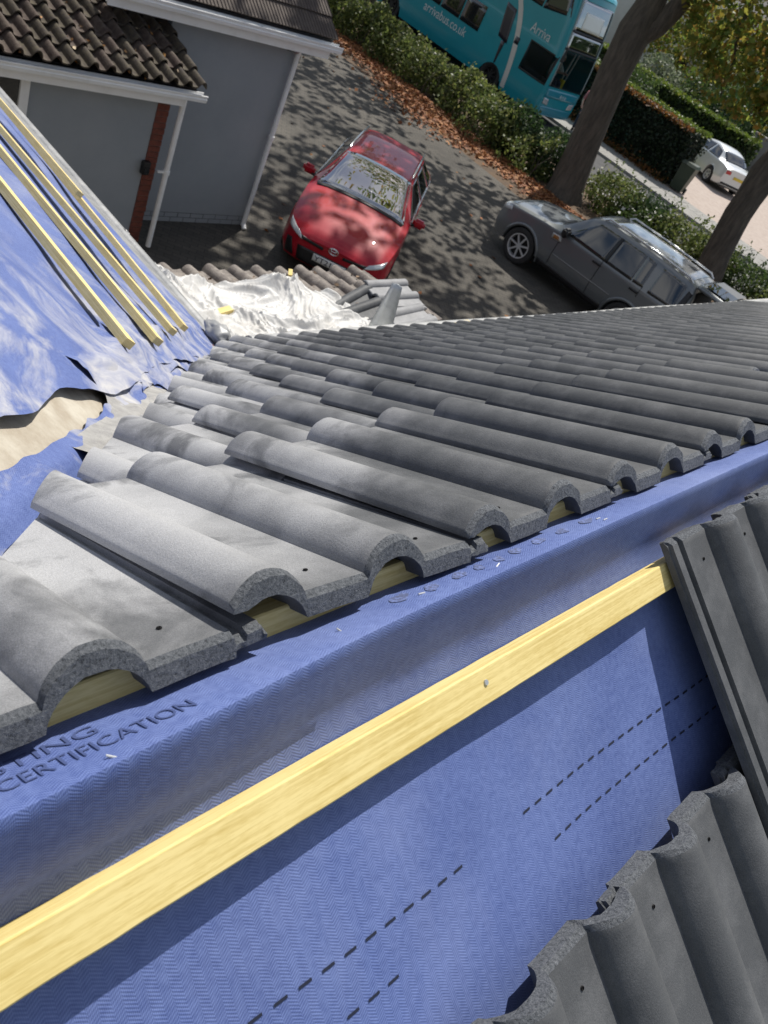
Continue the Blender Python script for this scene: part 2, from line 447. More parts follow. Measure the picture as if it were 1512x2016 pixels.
def plastic_mat():
    m = mat('plastic_sheet', (.70, .69, .665), .52, spec=.3, col2=(.52, .50, .465), scale=7, lo=.5, hi=.72, bump=.35, bscale=22, coords='World', bdist=.02)
    nt = m.node_tree; b = nt.nodes['Principled BSDF']
    b.inputs['Coat Weight'].default_value = .12
    tr = nt.nodes.new('ShaderNodeBsdfTransparent'); ms = nt.nodes.new('ShaderNodeMixShader'); ms.inputs[0].default_value = .14
    nt.links.new(b.outputs[0], ms.inputs[1]); nt.links.new(tr.outputs[0], ms.inputs[2])
    nt.links.new(ms.outputs[0], nt.nodes['Material Output'].inputs['Surface'])
    return m
PLASTIC = plastic_mat()

def drive_mat():
    """worn dark block paving: blocks laid in rows, too small to pick apart from the roof"""
    m = mat('driveway_blocks', (.1, .1, .1), .9)
    nt = m.node_tree; L = nt.links; b = nt.nodes['Principled BSDF']
    g = nt.nodes.new('ShaderNodeNewGeometry')
    mp = N(nt, 'ShaderNodeMapping'); mp.inputs['Rotation'].default_value = (0, 0, math.radians(37)); L.new(g.outputs['Position'], mp.inputs[0])
    br = N(nt, 'ShaderNodeTexBrick', Scale=1.0); br.inputs['Brick Width'].default_value = .21; br.inputs['Row Height'].default_value = .105; br.inputs['Mortar Size'].default_value = .006
    br.inputs['Color1'].default_value = (.070, .063, .053, 1); br.inputs['Color2'].default_value = (.092, .082, .068, 1); br.inputs['Mortar'].default_value = (.042, .039, .034, 1)
    L.new(mp.outputs[0], br.inputs['Vector'])
    n = N(nt, 'ShaderNodeTexNoise', Scale=.55, Detail=8, Roughness=.65); L.new(g.outputs['Position'], n.inputs['Vector'])
    r = N(nt, 'ShaderNodeMapRange'); r.inputs['From Min'].default_value = .35; r.inputs['From Max'].default_value = .7; r.inputs['To Min'].default_value = .65; r.inputs['To Max'].default_value = 1.3
    L.new(n.outputs['Fac'], r.inputs['Value'])
    x = N(nt, 'ShaderNodeMix', data_type='RGBA', blend_type='MULTIPLY'); x.inputs[0].default_value = 1
    L.new(br.outputs['Color'], x.inputs[6]); L.new(r.outputs[0], x.inputs[7]); L.new(x.outputs[2], b.inputs['Base Color'])
    bp = N(nt, 'ShaderNodeBump', Strength=.6, Distance=.01); L.new(br.outputs['Fac'], bp.inputs['Height']); bp.invert = True; L.new(bp.outputs[0], b.inputs['Normal'])
    return m
DRIVE = drive_mat()
ASPH = mat('road_asphalt', (.05, .05, .052), .9, col2=(.07, .07, .07), scale=3, bump=.3, bscale=80, coords='World')
SLAB = mat('paving_slab', (.30, .29, .27), .9, col2=(.23, .225, .21), scale=4, bump=.3, bscale=70, coords='World')
SOIL = mat('soil', (.075, .052, .035), .95, col2=(.12, .075, .042), scale=3, bump=.6, bscale=40, coords='World')
GRASSG = mat('far_ground', (.05, .075, .025), .95, col2=(.09, .09, .045), scale=.6, bump=.3, bscale=10, coords='World')
PINKP = mat('pink_paving', (.34, .275, .235), .9, col2=(.41, .345, .30), scale=6, bump=.3, bscale=40, coords='World')
KERB = mat('kerb_stone', (.33, .32, .30), .9, col2=(.26, .25, .24), scale=5, bump=.3, bscale=60, coords='World')
WHITEH = mat('white_house_wall', (.74, .73, .70), .85, col2=(.68, .67, .64), scale=2, coords='World')
STONEW = mat('grey_garden_wall', (.27, .265, .26), .9, col2=(.21, .205, .2), scale=3, bump=.3, bscale=50, coords='World')
SLATE = mat('slate_roof', (.07, .068, .07), .8, col2=(.1, .095, .09), scale=3, bump=.3, bscale=30, coords='World')
FENCEW = mat('fence_timber', (.17, .12, .08), .85, col2=(.11, .08, .055), scale=6, bump=.3, bscale=60, coords='World')

L_TREE = leaf_mat('tree_leaves', [(.030, .055, .012), (.060, .085, .016), (.095, .105, .02), (.13, .10, .018), (.045, .07, .014), (.16, .085, .02)], gain=2.7, sheen=.75)
L_HEDGE = leaf_mat('hedge_leaves', [(.030, .048, .014), (.062, .085, .022), (.105, .125, .032), (.045, .06, .018), (.15, .15, .055)], gain=1.8)
L_DARK = leaf_mat('dark_shrub_leaves', [(.012, .030, .010), (.025, .05, .016), (.04, .068, .022), (.02, .04, .013)], gain=1.4)
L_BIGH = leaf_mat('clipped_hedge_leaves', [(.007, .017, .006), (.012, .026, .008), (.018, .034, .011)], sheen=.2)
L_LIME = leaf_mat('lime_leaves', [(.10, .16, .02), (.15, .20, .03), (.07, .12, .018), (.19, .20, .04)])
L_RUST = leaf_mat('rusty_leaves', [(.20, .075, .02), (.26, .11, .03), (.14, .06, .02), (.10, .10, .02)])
L_MID = leaf_mat('garden_leaves', [(.03, .06, .015), (.055, .095, .022), (.085, .12, .03), (.04, .07, .03)])
L_PALE = leaf_mat('pale_garden_leaves', [(.12, .15, .09), (.2, .23, .15), (.08, .12, .05), (.3, .32, .24)])
LITTER = leaf_mat('fallen_leaves', [(.17, .060, .022), (.27, .105, .035), (.10, .042, .02), (.33, .16, .06), (.20, .075, .03), (.13, .055, .03)], .8, .12, gain=1.3)
FLOWER = mat('white_flower', (.7, .7, .66), .7)

# ------------------------------------------------------------------ ground, road, pavements
def sheet(name, x0, x1, y0, y1, z, m, nx=1, ny=1):
    V = [(x0 + (x1 - x0) * i / nx, y0 + (y1 - y0) * j / ny, z) for j in range(ny + 1) for i in range(nx + 1)]
    F = [(j * (nx + 1) + i, j * (nx + 1) + i + 1, (j + 1) * (nx + 1) + i + 1, (j + 1) * (nx + 1) + i) for j in range(ny) for i in range(nx)]
    return tag(obj(name, V, F, m), kind='structure')

sheet('ground', -400, 700, -400, 700, G - .03, GRASSG)
sheet('driveway', -6, 18.3, -6, 40, G, DRIVE)
sheet('soil_bed', 18.2, 23.6, -10, 45, G - .004, SOIL)
sheet('road', 24.2, 28.3, -60, 120, G - .012, ASPH)
tag(obj('near_kerb', *box_vf(24.0, 24.2, -60, 120, G - .05, G + .06), KERB), kind='structure')
tag(obj('kerb', *box_vf(28.3, 28.45, -60, 120, G - .05, G + .085), KERB), kind='structure')
sheet('near_pavement', 23.6, 24.0, -60, 120, G + .05, SLAB)
pav = sheet('pavement', 28.45, 30.2, -60, 120, G + .055, KERB)
for j in range(24):
    for i in range(2):
        x0 = 28.46 + i * .87; y0 = 4.0 + j * .61 + (.3 if i else 0)
        box('paving_slab', x0 + .008, x0 + .86, y0 + .008, y0 + .602, G + .03, G + .085 + rnd.uniform(-.003, .004), SLAB, pav)
sheet('paved_forecourt', 30.2, 44, -6, 15.8, G + .06, PINKP)
sheet('garden_lawn', 30.2, 140, 15.8, 120, G + .03, GRASSG)
sheet('back_garden', 44, 140, -60, 15.8, G + .03, GRASSG)

# dead leaves gathered along the hedge foot
n = 17000
yy = rng.uniform(7.5, 30, n); xx = 20.2 - np.abs(rng.normal(0, .82, n)) * (1 + .35 * np.sin(yy * .9))
edge = xx > 16.2
P = np.stack([xx, yy, G + .012 + rng.uniform(0, .05, n)], 1)[edge]
lo = quads('leaf_litter', leaf_quads(P, .13, flat=.25, aspect=.75), LITTER)
tag(lo, 'brown fallen leaves drifted along the foot of the hedge', 'leaves', kind='stuff')
P = np.stack([rng.uniform(5, 18, 150), rng.uniform(5, 24, 150), np.full(150, G + .012)], 1)
lo = quads('scattered_leaves', leaf_quads(P, .10, flat=.2, aspect=.75), LITTER)
tag(lo, 'single dry leaves strewn over the dark driveway', 'leaves', kind='stuff')

# ------------------------------------------------------------------ the interlocking tile
PW, TL, TH = .15, .42, .021
def prof_top(u):
    """height of the upper face across the tile (0 = pan)"""
    if u < -.0362: return .0075
    def roll(t, edge=.0):
        q = min(1, abs(t) / .0385)
        return .0285 * max(0., 1 - q ** 2.0) ** .68
    h = 0.0
    if u <= .0388:
        h = roll(u)
        if u < 0: h = max(h, .0095)
    elif .1112 <= u <= .1888: h = roll(u - .15)
    elif u > .262:
        t = u - .262
        h = -.0065
        if .011 < t < .0275: h = -.0012
    return h

US = [-.0365, -.0355, -.033, -.029, -.023, -.016, -.008, 0, .008, .016, .023, .029, .0325, .0365, .0386, .045, .075, .10, .1114, .1135, .117, .121, .127, .134, .142, .15,
      .158, .166, .173, .179, .183, .1865, .1886, .20, .225, .25, .2615, .2625, .268, .2725, .2738, .281, .2888, .290, .293]
def build_tile(seed, ws, lift=.042, jag=.0022, holes=True, coarse=False):
    r = random.Random(seed)
    us = US if not coarse else US[::2] + [US[-1]]
    us = sorted(set(us))
    V, F, MI = [], [], []
    nu = len(us)
    off = Vector((r.random() * 50, r.random() * 50, 0))
    for iw, w in enumerate(ws):
        for side in (0, 1):
            for u in us:
                t = prof_top(u)
                if side == 0: h = t
                else:
                    th = TH + (.004 if w > TL - .02 else 0)
                    h = t - th
                    if u < -.004: h = max(t - th, .0015)
                    if u > .262: h = -.0155
                    elif u < .2 and abs(u - .15) < .036: h = t - th * .95
                ww = w
                hh = h + lift * w / TL
                uu = u
                if jag and (iw == 0 or iw == len(ws) - 1):
                    nn = noise.noise(Vector((u * 130, side * 3.1, seed * 7.7)) + off) + .6 * noise.noise(Vector((u * 420, side * 5, seed * 3.3)) + off)
                    ww += jag * nn * (1 if iw == 0 else .25)
                if jag and iw <= 1 and side == 0:
                    hh += .0007 * noise.noise(Vector((u * 300, iw * 4, seed)) + off)
                if iw == len(ws) - 1 and side == 0: hh -= .0035      # rounded nose
                if iw == 0 and side == 0 and jag: hh -= .0045 + .002 * noise.noise(Vector((u * 90, 2, seed)))      # chipped upper arris
                V.append((uu, ww, hh))
    def I(iw, side, iu): return (iw * 2 + side) * nu + iu
    for iw in range(len(ws) - 1):
        for iu in range(nu - 1):
            F.append((I(iw, 0, iu), I(iw, 0, iu + 1), I(iw + 1, 0, iu + 1), I(iw + 1, 0, iu))); MI.append(1 if iw == 0 else 0)
            F.append((I(iw, 1, iu), I(iw + 1, 1, iu), I(iw + 1, 1, iu + 1), I(iw, 1, iu + 1))); MI.append(0)
        for iu, flip in ((0, False), (nu - 1, True)):
            q = (I(iw, 0, iu), I(iw + 1, 0, iu), I(iw + 1, 1, iu), I(iw, 1, iu))
            F.append(q[::-1] if flip else q); MI.append(0)
    for iw in (0, len(ws) - 1):
        for iu in range(nu - 1):
            q = (I(iw, 0, iu), I(iw, 1, iu), I(iw, 1, iu + 1), I(iw, 0, iu + 1))
            F.append(q if iw == 0 else q[::-1]); MI.append(1 if iw == 0 else 0)
    me = mesh('tile', V, F, TILE)
    me.materials.append(BROKEN)
    me.polygons.foreach_set('material_index', MI)
    bm = bmesh.new(); bm.from_mesh(me)
    bmesh.ops.recalc_face_normals(bm, faces=bm.faces)
    bm.to_mesh(me); bm.free()
    shade(me, 33)
    return me

WS_FINE = [0, .0065, .014, .05, .1, .2, .3, .38, .406, .414, .42]
TILES = [build_tile(s, WS_FINE) for s in (3, 8, 14, 21, 33)]
TILES_C = [build_tile(s, [0, .01, .41, .42], jag=.001) for s in (5,)]
# nail hole: a short dark plug sunk in the pan
v, f = lathe_vf([(0.0, 0), (.0024, 0), (.0024, .001), (.0019, .0012)], 7)
HOLE = mesh('nail_hole', [(x, z, y) for x, y, z in v], f, mat('hole_black', (.004, .004, .004), .9))

house = empty('house', 'house being re-roofed in grey interlocking tiles over blue underlay', 'house', (0, 0, G))
HO = Vector((0, 0, -G))                       # child offset: world -> house

FAR = Matrix(((1, 0, 0), (0, CO, SI), (0, -SI, CO)))          # columns: X, downslope S, normal n
FAR_X, FAR_S, FAR_N = Vector((1, 0, 0)), Vector((0, CO, -SI)), Vector((0, SI, CO))
NEAR_S, NEAR_N = Vector((0, -CO, -SI)), Vector((0, -SI, CO))
NEAR_A = Vector((0, -.10, -.092))
HEAD = -.0285                                  # pan level at the tile head (crest then sits at n = 0)
GAUGE = .306

def frame(X, S, Nn, p):
    m = Matrix((X, S, Nn)).transposed().to_4x4(); m.translation = p
    return m

def valley_x(y): return y - .32
def place_tile(me, mw, parent=house, name='tile'):
    o = bpy.data.objects.new(name, me)
    o.matrix_local = Matrix.Translation(HO) @ mw
    link(o, parent)
    return o

def cut_tile(me, mw, seed):
    """tile cut along the valley line y = x + .32 with a slightly ragged saw cut"""
    bm = bmesh.new(); bm.from_mesh(me); bm.transform(mw)
    off = random.Random(seed).uniform(-.012, .012)
    co = Vector((0, .32 - off, 0)); no = Vector((1, -1, 0)).normalized()
    r = bmesh.ops.bisect_plane(bm, geom=bm.verts[:] + bm.edges[:] + bm.faces[:], plane_co=co, plane_no=no, clear_inner=True)
    ed = [e for e in bm.edges if e.is_boundary]
    if ed:
        ff = bmesh.ops.holes_fill(bm, edges=ed)['faces']
        for q in ff: q.material_index = 1
    if not bm.verts:
        bm.free(); return None
    bm.transform(Matrix.Translation(HO))
    m2 = bpy.data.meshes.new('tile')
    bm.to_mesh(m2); bm.free()
    m2.materials.append(TILE); m2.materials.append(BROKEN)
    shade(m2, 33)
    o = bpy.data.objects.new('tile', m2)
    link(o, house)
    return o

nt_ = 0
for k in range(9):
    s0 = GAUGE * k
    ymid = (s0 + .2) * CO
    xr = 1.75 + s0 * 2.9
    off = .15 * (k % 2)
    i = -4
    while True:
        ox = .3 * i + off - (.3 if off else 0)
        i += 1
        if ox > xr: break
        x_hi = ox + .293
        y_lo, y_hi = s0 * CO, (s0 + TL) * CO
        if x_hi < valley_x(y_lo) + .03: continue
        jx, js, jn = rnd.uniform(-.0025, .0025), rnd.uniform(-.005, .005), rnd.uniform(-.0015, .0025)
        rot = rnd.uniform(-.006, .006)
        p = FAR_X * (ox + jx) + FAR_S * (s0 + js) + FAR_N * (HEAD + jn)
        X = (FAR_X * math.cos(rot) + FAR_S * math.sin(rot)); S = (FAR_S * math.cos(rot) - FAR_X * math.sin(rot))
        mw = frame(X, S, FAR_N, p)
        if k == 0 and i == -3 + 4 - 0 and abs(ox) < .01:
            mw = frame(X, S, FAR_N, p + FAR_N * .010 + FAR_X * .004) @ Matrix.Rotation(math.radians(2.6), 4, 'Y') @ Matrix.Rotation(math.radians(-1.2), 4, 'X')
        near = (k <= 2 and ox < 2.2)
        me = rnd.choice(TILES) if near else TILES_C[0]
        if ox - .04 < valley_x(y_hi) + .005:
            o = cut_tile(me, mw, k * 100 + i)
        else:
            o = place_tile(me, mw)
        nt_ += 1
        if k == 0 and o is not None:
            for u in (.085, .235):
                h = bpy.data.objects.new('nail_hole', HOLE)
                h.matrix_local = Matrix.Translation(HO) @ mw @ Matrix.Translation((u - .012, .042, .0046))
                link(h, house)

# near slope: the tiles at the lower right, laid the other way
for row, (s0, oxs) in enumerate(((-.020, (.905, 1.205, 1.505, 1.805, 2.105)), (.290, (.279, .579, .879, 1.179, 1.479, 1.779)), (.590, (.122, .422, .722, 1.022, 1.322)))):
    for j, ox in enumerate(oxs):
        p = FAR_X * (ox + rnd.uniform(-.002, .002)) + NEAR_S * (s0 + rnd.uniform(-.004, .004)) + NEAR_N * .042 + NEAR_A
        mw = frame(-FAR_X, NEAR_S, NEAR_N, p)
        o = place_tile(TILES[(j * 2 + row) % 5], mw)
        if row < 2:
            for u in (.085, .235):
                h = bpy.data.objects.new('nail_hole', HOLE)
                h.matrix_local = Matrix.Translation(HO) @ mw @ Matrix.Translation((u - .012, .042, .0046))
                link(h, house)

# ------------------------------------------------------------------ ridge underlay (one sheet folded over the ridge)
def fade(t, a, b):
    t = max(0, min(1, (t - a) / (b - a))); return t * t * (3 - 2 * t)

PROF = [(.42, None), (.30, None), (.12, None), (.04, None), (.0, None), (-.022, None), (-.042, -.0350), (-.058, -.0205), (-.0645, -.0165), (-.0675, -.0190), (-.0705, -.0270),
        (-.078, -.048), (-.086, -.0720), (-.093, -.0885)]
def ridge_uv(x):
    """points (y, z, v) of the felt section at x"""
    pts = []
    sh = -.014 * fade(x, .15, -.25)          # the fold drifts back towards the near side on the left
    for y, z in PROF:
        if z is None: z = (-.0545 - SI * y) / CO
        w = fade(y, .0, -.05) * fade(y, -.100, -.085)
        pts.append((y + sh * w, z + sh * w * -.25))
    for s in (.02, .05, .09, .14, .2, .26, .32, .4, .5, .65, .85, 1.1, 1.5):
        pts.append((NEAR_A.y - CO * s, NEAR_A.z - SI * s))
    return pts

def ridge_grid():
    xs = list(np.arange(-1.2, 1.6, .02)) + list(np.arange(1.6, 4.2, .1)) + [5, 6, 8, 10]
    V, UV = [], []
    p0 = ridge_uv(1.0)
    MS = [max(1, int(math.hypot(b[0] - a[0], b[1] - a[1]) / .02)) for a, b in zip(p0[:-1], p0[1:])]
    for x in xs:
        pr = ridge_uv(x); ms_ = []
        # densify the section near the fold
        sec = []
        for a, b in zip(pr[:-1], pr[1:]):
            m_ = MS[len(ms_)]; ms_.append(1)
            for q in range(m_): sec.append((a[0] + (b[0] - a[0]) * q / m_, a[1] + (b[1] - a[1]) * q / m_))
        sec.append(pr[-1])
        if not V: ns = len(sec)
        v = 0
        for j in range(ns):
            jj = min(j, len(sec) - 1)
            y, z = sec[jj]
            if j: v += math.hypot(y - sec[jj - 1][0], z - sec[jj - 1][1])
            p = Vector((x, y, z))
            nn = noise.noise(Vector((x * 3.0, y * 9.0, 4.2))) * .0032 + noise.noise(Vector((x * 9.0, y * 16.0, 9.1))) * .0014
            # crumple by the lower tiles and soft swag between rafters
            if y < -.11:
                swag = .006 * (math.sin(x * 9.0 + 1.0) - .4) * fade(y, -.11, -.2)
                nn += swag
            k_ = 1.0 if y < -.06 else (.25 if y > 0.0 else .7)
            p += Vector((0, -.3, .95)) * nn * k_
            V.append(p); UV.append((x, v))
    nx = len(xs)
    F = [(i * ns + j, (i + 1) * ns + j, (i + 1) * ns + j + 1, i * ns + j + 1) for i in range(nx - 1) for j in range(ns - 1)]
    return V, F, UV
rv, rf, ruv = ridge_grid()
obj('ridge_underlay', [v + HO for v in rv], rf, FELT, house, 60, ruv)
ridge_bvh = BVHTree.FromPolygons(rv, rf)
def on_felt(p, d=(0, 0, -1), lift=.0008):
    h = ridge_bvh.ray_cast(Vector(p) - Vector(d) * .5, Vector(d))
    return (h[0] - Vector(d) * lift) if h[0] is not None else Vector(p)

# battens: top one of each slope, then the rows beneath the tiles
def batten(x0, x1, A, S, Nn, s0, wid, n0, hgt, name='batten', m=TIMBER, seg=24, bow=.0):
    V, F = [], []
    for i in range(seg + 1):
        x = x0 + (x1 - x0) * i / seg
        b_ = bow * math.sin(3.1 * x)
        j1, j2 = (.0006 * noise.noise(Vector((x * 40, s0 * 9, q))) for q in (1, 5))
        for s_, n_ in ((s0 + b_ + j1, n0), (s0 + b_ + j1, n0 + hgt - .0015), (s0 + b_ + .0015 + j1, n0 + hgt), (s0 + wid + b_ - .0015 + j2, n0 + hgt), (s0 + wid + b_ + j2, n0 + hgt - .0015), (s0 + wid + b_, n0)):
            V.append(A + Vector((x, 0, 0)) + S * s_ + Nn * n_ + HO)
    for i in range(seg):
        for j in range(6):
            F.append((i * 6 + j, (i + 1) * 6 + j, (i + 1) * 6 + (j + 1) % 6, i * 6 + (j + 1) % 6))
    F.append(tuple(range(5, -1, -1))); F.append(tuple(seg * 6 + j for j in range(6)))
    return obj(name, V, F, m, house)
batten(-1.0, 2.6, NEAR_A, NEAR_S, NEAR_N, .009, .036, .001, .024, seg=160)
batten(.1, 2.6, NEAR_A, NEAR_S, NEAR_N, .352, .036, .001, .024)
batten(-.30, 2.6, Vector(), FAR_S, FAR_N, .022, .036, -.070, .037, seg=80)
for k in range(1, 9):
    batten(valley_x(GAUGE * k * CO) + .1, 2.2 + GAUGE * k * 2.9, Vector(), FAR_S, FAR_N, GAUGE * k + .012, .036, -.076, .024)
# nail heads and stray staples
v, f = lathe_vf([(.0, .0012), (.0028, .0010), (.0032, 0), (.0030, -.004)], 10)
NAIL = mesh('nail_head', [(x, z, y) for x, y, z in v], f, GALV)
o = bpy.data.objects.new('nail_head', NAIL)
o.matrix_local = Matrix.Translation(HO) @ frame(FAR_X, NEAR_S, NEAR_N, NEAR_A + Vector((.212, 0, 0)) + NEAR_S * .024 + NEAR_N * .0255)
link(o, house)
STM = mat('staple_wire', (.75, .75, .72), .3, .5)
for (x, y, a) in ((-.167, -.070, .9), (.168, -.044, .2), (.275, -.052, -.5), (.495, -.046, .1), (.493, -.054, .0), (.06, -.045, 1.2)):
    p = on_felt((x, y, 0), lift=.001)
    d = Vector((math.cos(a), -math.sin(a) * .6, -math.sin(a) * .1)) * .0042
    tube('staple', [p - d, p + d], .0008, STM, house, 6).location = HO

# print on the underlay: words beside the ridge, chain of dashes on the near slope
def text_mesh(body, size, extrude=0.0, font_spacing=1.0):
    cu = bpy.data.curves.new('txt', 'FONT'); cu.body = body; cu.size = size; cu.extrude = extrude; cu.space_character = font_spacing
    cu.resolution_u = 4
    o = bpy.data.objects.new('txt', cu); C.objects.link(o)
    bpy.context.view_layer.update()
    dg = bpy.context.evaluated_depsgraph_get()
    me = bpy.data.meshes.new_from_object(o.evaluated_get(dg))
    bpy.data.objects.remove(o); bpy.data.curves.remove(cu)
    return me

def print_felt(body, x0, x1, y0, hgt, m):
    me = text_mesh(body, 1.0)
    xs_ = [v.co.x for v in me.vertices]; ys_ = [v.co.y for v in me.vertices]
    sx = (x1 - x0) / (max(xs_) - min(xs_)); sy = hgt / max(ys_)
    bm = bmesh.new(); bm.from_mesh(me)
    bmesh.ops.triangulate(bm, faces=bm.faces)
    for v in bm.verts:
        v.co = on_felt((x0 + (v.co.x - min(xs_)) * sx, y0 + v.co.y * sy, .2), lift=.0011) + HO
    bm.to_mesh(me); bm.free()
    me.materials.clear(); me.materials.append(m)
    o = link(bpy.data.objects.new('lettering', me), house)
    return o
print_felt('CERTIFICATION', -.228, -.092, -.0575, .0115, INKF)
print_felt('TESTING', -.255, -.155, -.0405, .0105, INKF)
def dash_row(x0, x1, s, step=.0232, ln=.0125, wd=.0026, slope=.0):
    x = x0
    while x < x1:
        a = NEAR_A + Vector((x, 0, 0)) + NEAR_S * (s + slope * (x - x0))
        V = []
        for dx, ds in ((0, 0), (ln, 0), (ln, wd), (0, wd)):
            q = a + Vector((dx, 0, 0)) + NEAR_S * ds
            V.append(on_felt(q + NEAR_N * .02, -NEAR_N, .0008) + HO)
        obj('printed_dash', V, [(0, 1, 2, 3)], INK, house)
        x += step
for (x, y, a) in ((.148, -.036, .024), (.188, -.041, .018), (.232, -.040, .020), (.262, -.041, .012), (.297, -.041, .013), (.330, -.040, .018), (.376, -.040, .022), (.425, -.040, .022), (.48, -.040, .026)):  # row of small darker ovals on the felt beside the ridge
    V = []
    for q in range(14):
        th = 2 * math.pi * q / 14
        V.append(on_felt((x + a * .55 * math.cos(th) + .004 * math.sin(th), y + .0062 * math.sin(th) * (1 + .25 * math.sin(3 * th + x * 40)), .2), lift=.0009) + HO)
    obj('oval_mark', V, [tuple(range(14))], OVALM, house)
dash_row(.245, .80, .176, slope=.034)
dash_row(.285, .80, .225, slope=.028)
dash_row(-.20, .125, .160, slope=.043)
dash_row(-.19, .02, .205, slope=.043)

# ------------------------------------------------------------------ left wing: underlay, loose battens, valley
LW_S, LW_N = Vector((CO, 0, -SI)), Vector((SI, 0, CO))        # slopes down towards +X
LW0 = Vector((-.37, 0, 0))
def lw_point(x, y, n=0.0):
    return Vector((x, y, -TA * (x + .37))) + LW_N * n

def fbm(p, o=4):
    return sum(noise.noise(p * (2 ** i)) / 2 ** i for i in range(o))

def ridged(p):
    return 1 - abs(noise.noise(p)) * 2

# upper underlay sheet of the wing; lower edge lies in the valley
V, UV, F = [], [], []
nx, ny = 120, 150
for i in range(nx + 1):
    x = -.62 + (2.10 + .62) * i / nx
    yv = x + .37 + .075 + .035 * noise.noise(Vector((x * 2.6, 3.1, 0))) + .03 * noise.noise(Vector((x * 9, 1.1, 0)))
    if x > 1.0: yv -= .16 * fade(x, 1.0, 1.7)
    if -.1 < x < .5: yv += .05 * fade(x, -.1, .1) * (1 - fade(x, .3, .5))
    yv = max(yv, .03)
    for j in range(ny + 1):
        t = j / ny
        y = yv + (7.5 - yv) * t ** 1.9
        dv = y - yv
        near = math.exp(-dv / .45)
        q = Vector((x * 2.2 + y * .6, y * 1.1 - x * .8, .3))
        h = .014 * noise.noise(q * 1.3) + .012 * near * fbm(Vector((x * 5, y * 5, 2))) + .016 * near * max(0, ridged(Vector((x * 2.7 + y * .9, y * 1.7 - x * .7, 7))) - .3) + .007 * near * ridged(Vector((x * 7 + y * 3, y * 3 - x * 5, 3)))
        # long slack folds between the battens, along y
        h += .014 * math.sin((x + .05 * noise.noise(Vector((x * 2, y, 0)))) * 2 * math.pi / .32 + .8 * noise.noise(Vector((0, y * .8, 5)))) * fade(dv, .35, 1.0)
        h += .004 * math.exp(-dv / .03) * (.5 + noise.noise(Vector((x * 7, 0, 3))))
        h *= 1 - .55 * math.exp(-dv / .10)
        V.append(lw_point(x, y, h - .012) + HO); UV.append((y, x / CO))
for i in range(nx):
    for j in range(ny):
        a = i * (ny + 1) + j
        F.append((a, a + ny + 1, a + ny + 2, a + 1))
obj('wing_underlay', V, F, FELT_D, house, 60, UV)

def y_batten(pts, wid=.036, hgt=.024, m=TIMBER_Y):
    """loose batten lying on the wing: pts (x, y, n)"""
    V, F = [], []
    for (x, y, n_) in pts:
        c_ = lw_point(x, y, n_)
        for ds, dn in ((-wid / 2, 0), (-wid / 2, hgt), (wid / 2, hgt), (wid / 2, 0)):
            V.append(c_ + LW_S * ds + LW_N * dn + HO)
    m_ = len(pts)
    for i in range(m_ - 1):
        for j in range(4): F.append((i * 4 + j, i * 4 + (j + 1) % 4, (i + 1) * 4 + (j + 1) % 4, (i + 1) * 4 + j))
    F.append((0, 1, 2, 3)); F.append(tuple((m_ - 1) * 4 + j for j in (3, 2, 1, 0)))
    return obj('batten', V, F, m, house)
def wav(y0, y1, x0, x1, n0=.012, amp=.012, seed=0):
    return [(x0 + (x1 - x0) * t + amp * math.sin(5.0 * t + seed) * .4, y0 + (y1 - y0) * t, n0 + .006 * math.sin(4 * t + seed)) for t in np.linspace(0, 1, 14)]
y_batten(wav(2.02, 7.0, 1.49, 2.02, seed=1))
y_batten(wav(3.05, 7.0, 1.53, 1.74, .040, seed=2))
y_batten(wav(1.80, 7.0, 1.27, 1.35, seed=3))
y_batten(wav(1.52, 7.0, 1.01, 1.06, seed=4))
y_batten(wav(1.27, 7.0, .73, .66, seed=5))

# gutter-side edge trim of the wing
def strip_y(name, x0, x1, y0, y1, z0, z1, m):
    return box(name, x0, x1, y0, y1, z0 + HO.z, z1 + HO.z, m, house)
tube('gutter', [Vector((2.17, y, -1.835)) + HO for y in np.linspace(2.50, 8, 12)], .052, LEAD, house, 12)
V, F = [], []
for j in range(60):
    y = 2.55 + j * .09
    for k_, (dx, dz) in enumerate(((-.09, .078), (.0, .020), (.045, -.006), (.05, -.03))):
        V.append(Vector((2.10 + dx + .006 * noise.noise(Vector((y * 3, k_, 0))), y, -1.775 + dz + .005 * noise.noise(Vector((y * 4, k_, 4))))) + HO)
for j in range(59):
    for k_ in range(3): F.append((j * 4 + k_, j * 4 + k_ + 1, j * 4 + k_ + 5, j * 4 + k_ + 4))
obj('lead_flashing', V, F, LEAD, house, 60)
# dressed lump at the valley foot and the broken brick under it
bm = bmesh.new()
bmesh.ops.create_icosphere(bm, subdivisions=4, radius=.062)
for v in bm.verts:
    p = v.co.copy()
    v.co = Vector((p.x * .95, p.y * 1.5, p.z * .85)) * (1 + .30 * noise.noise(p * 22) + .14 * noise.noise(p * 55))
    v.co += Vector((2.10, 2.47, -1.70)) + HO
from_bm('valley_end_cap', bm, LEAD, house, 60)
for (x, y, z, r_) in ((1.98, 2.36, -1.72, .3), (2.04, 2.30, -1.74, 1.0), (2.14, 2.36, -1.78, .2)):
    v, f = box_vf(-.045, .045, -.03, .03, -.02, .02)
    o = obj('brick', v, f, BRICK, house); o.location = Vector((x, y, z)) + HO; o.rotation_euler = (.3, .2, r_)

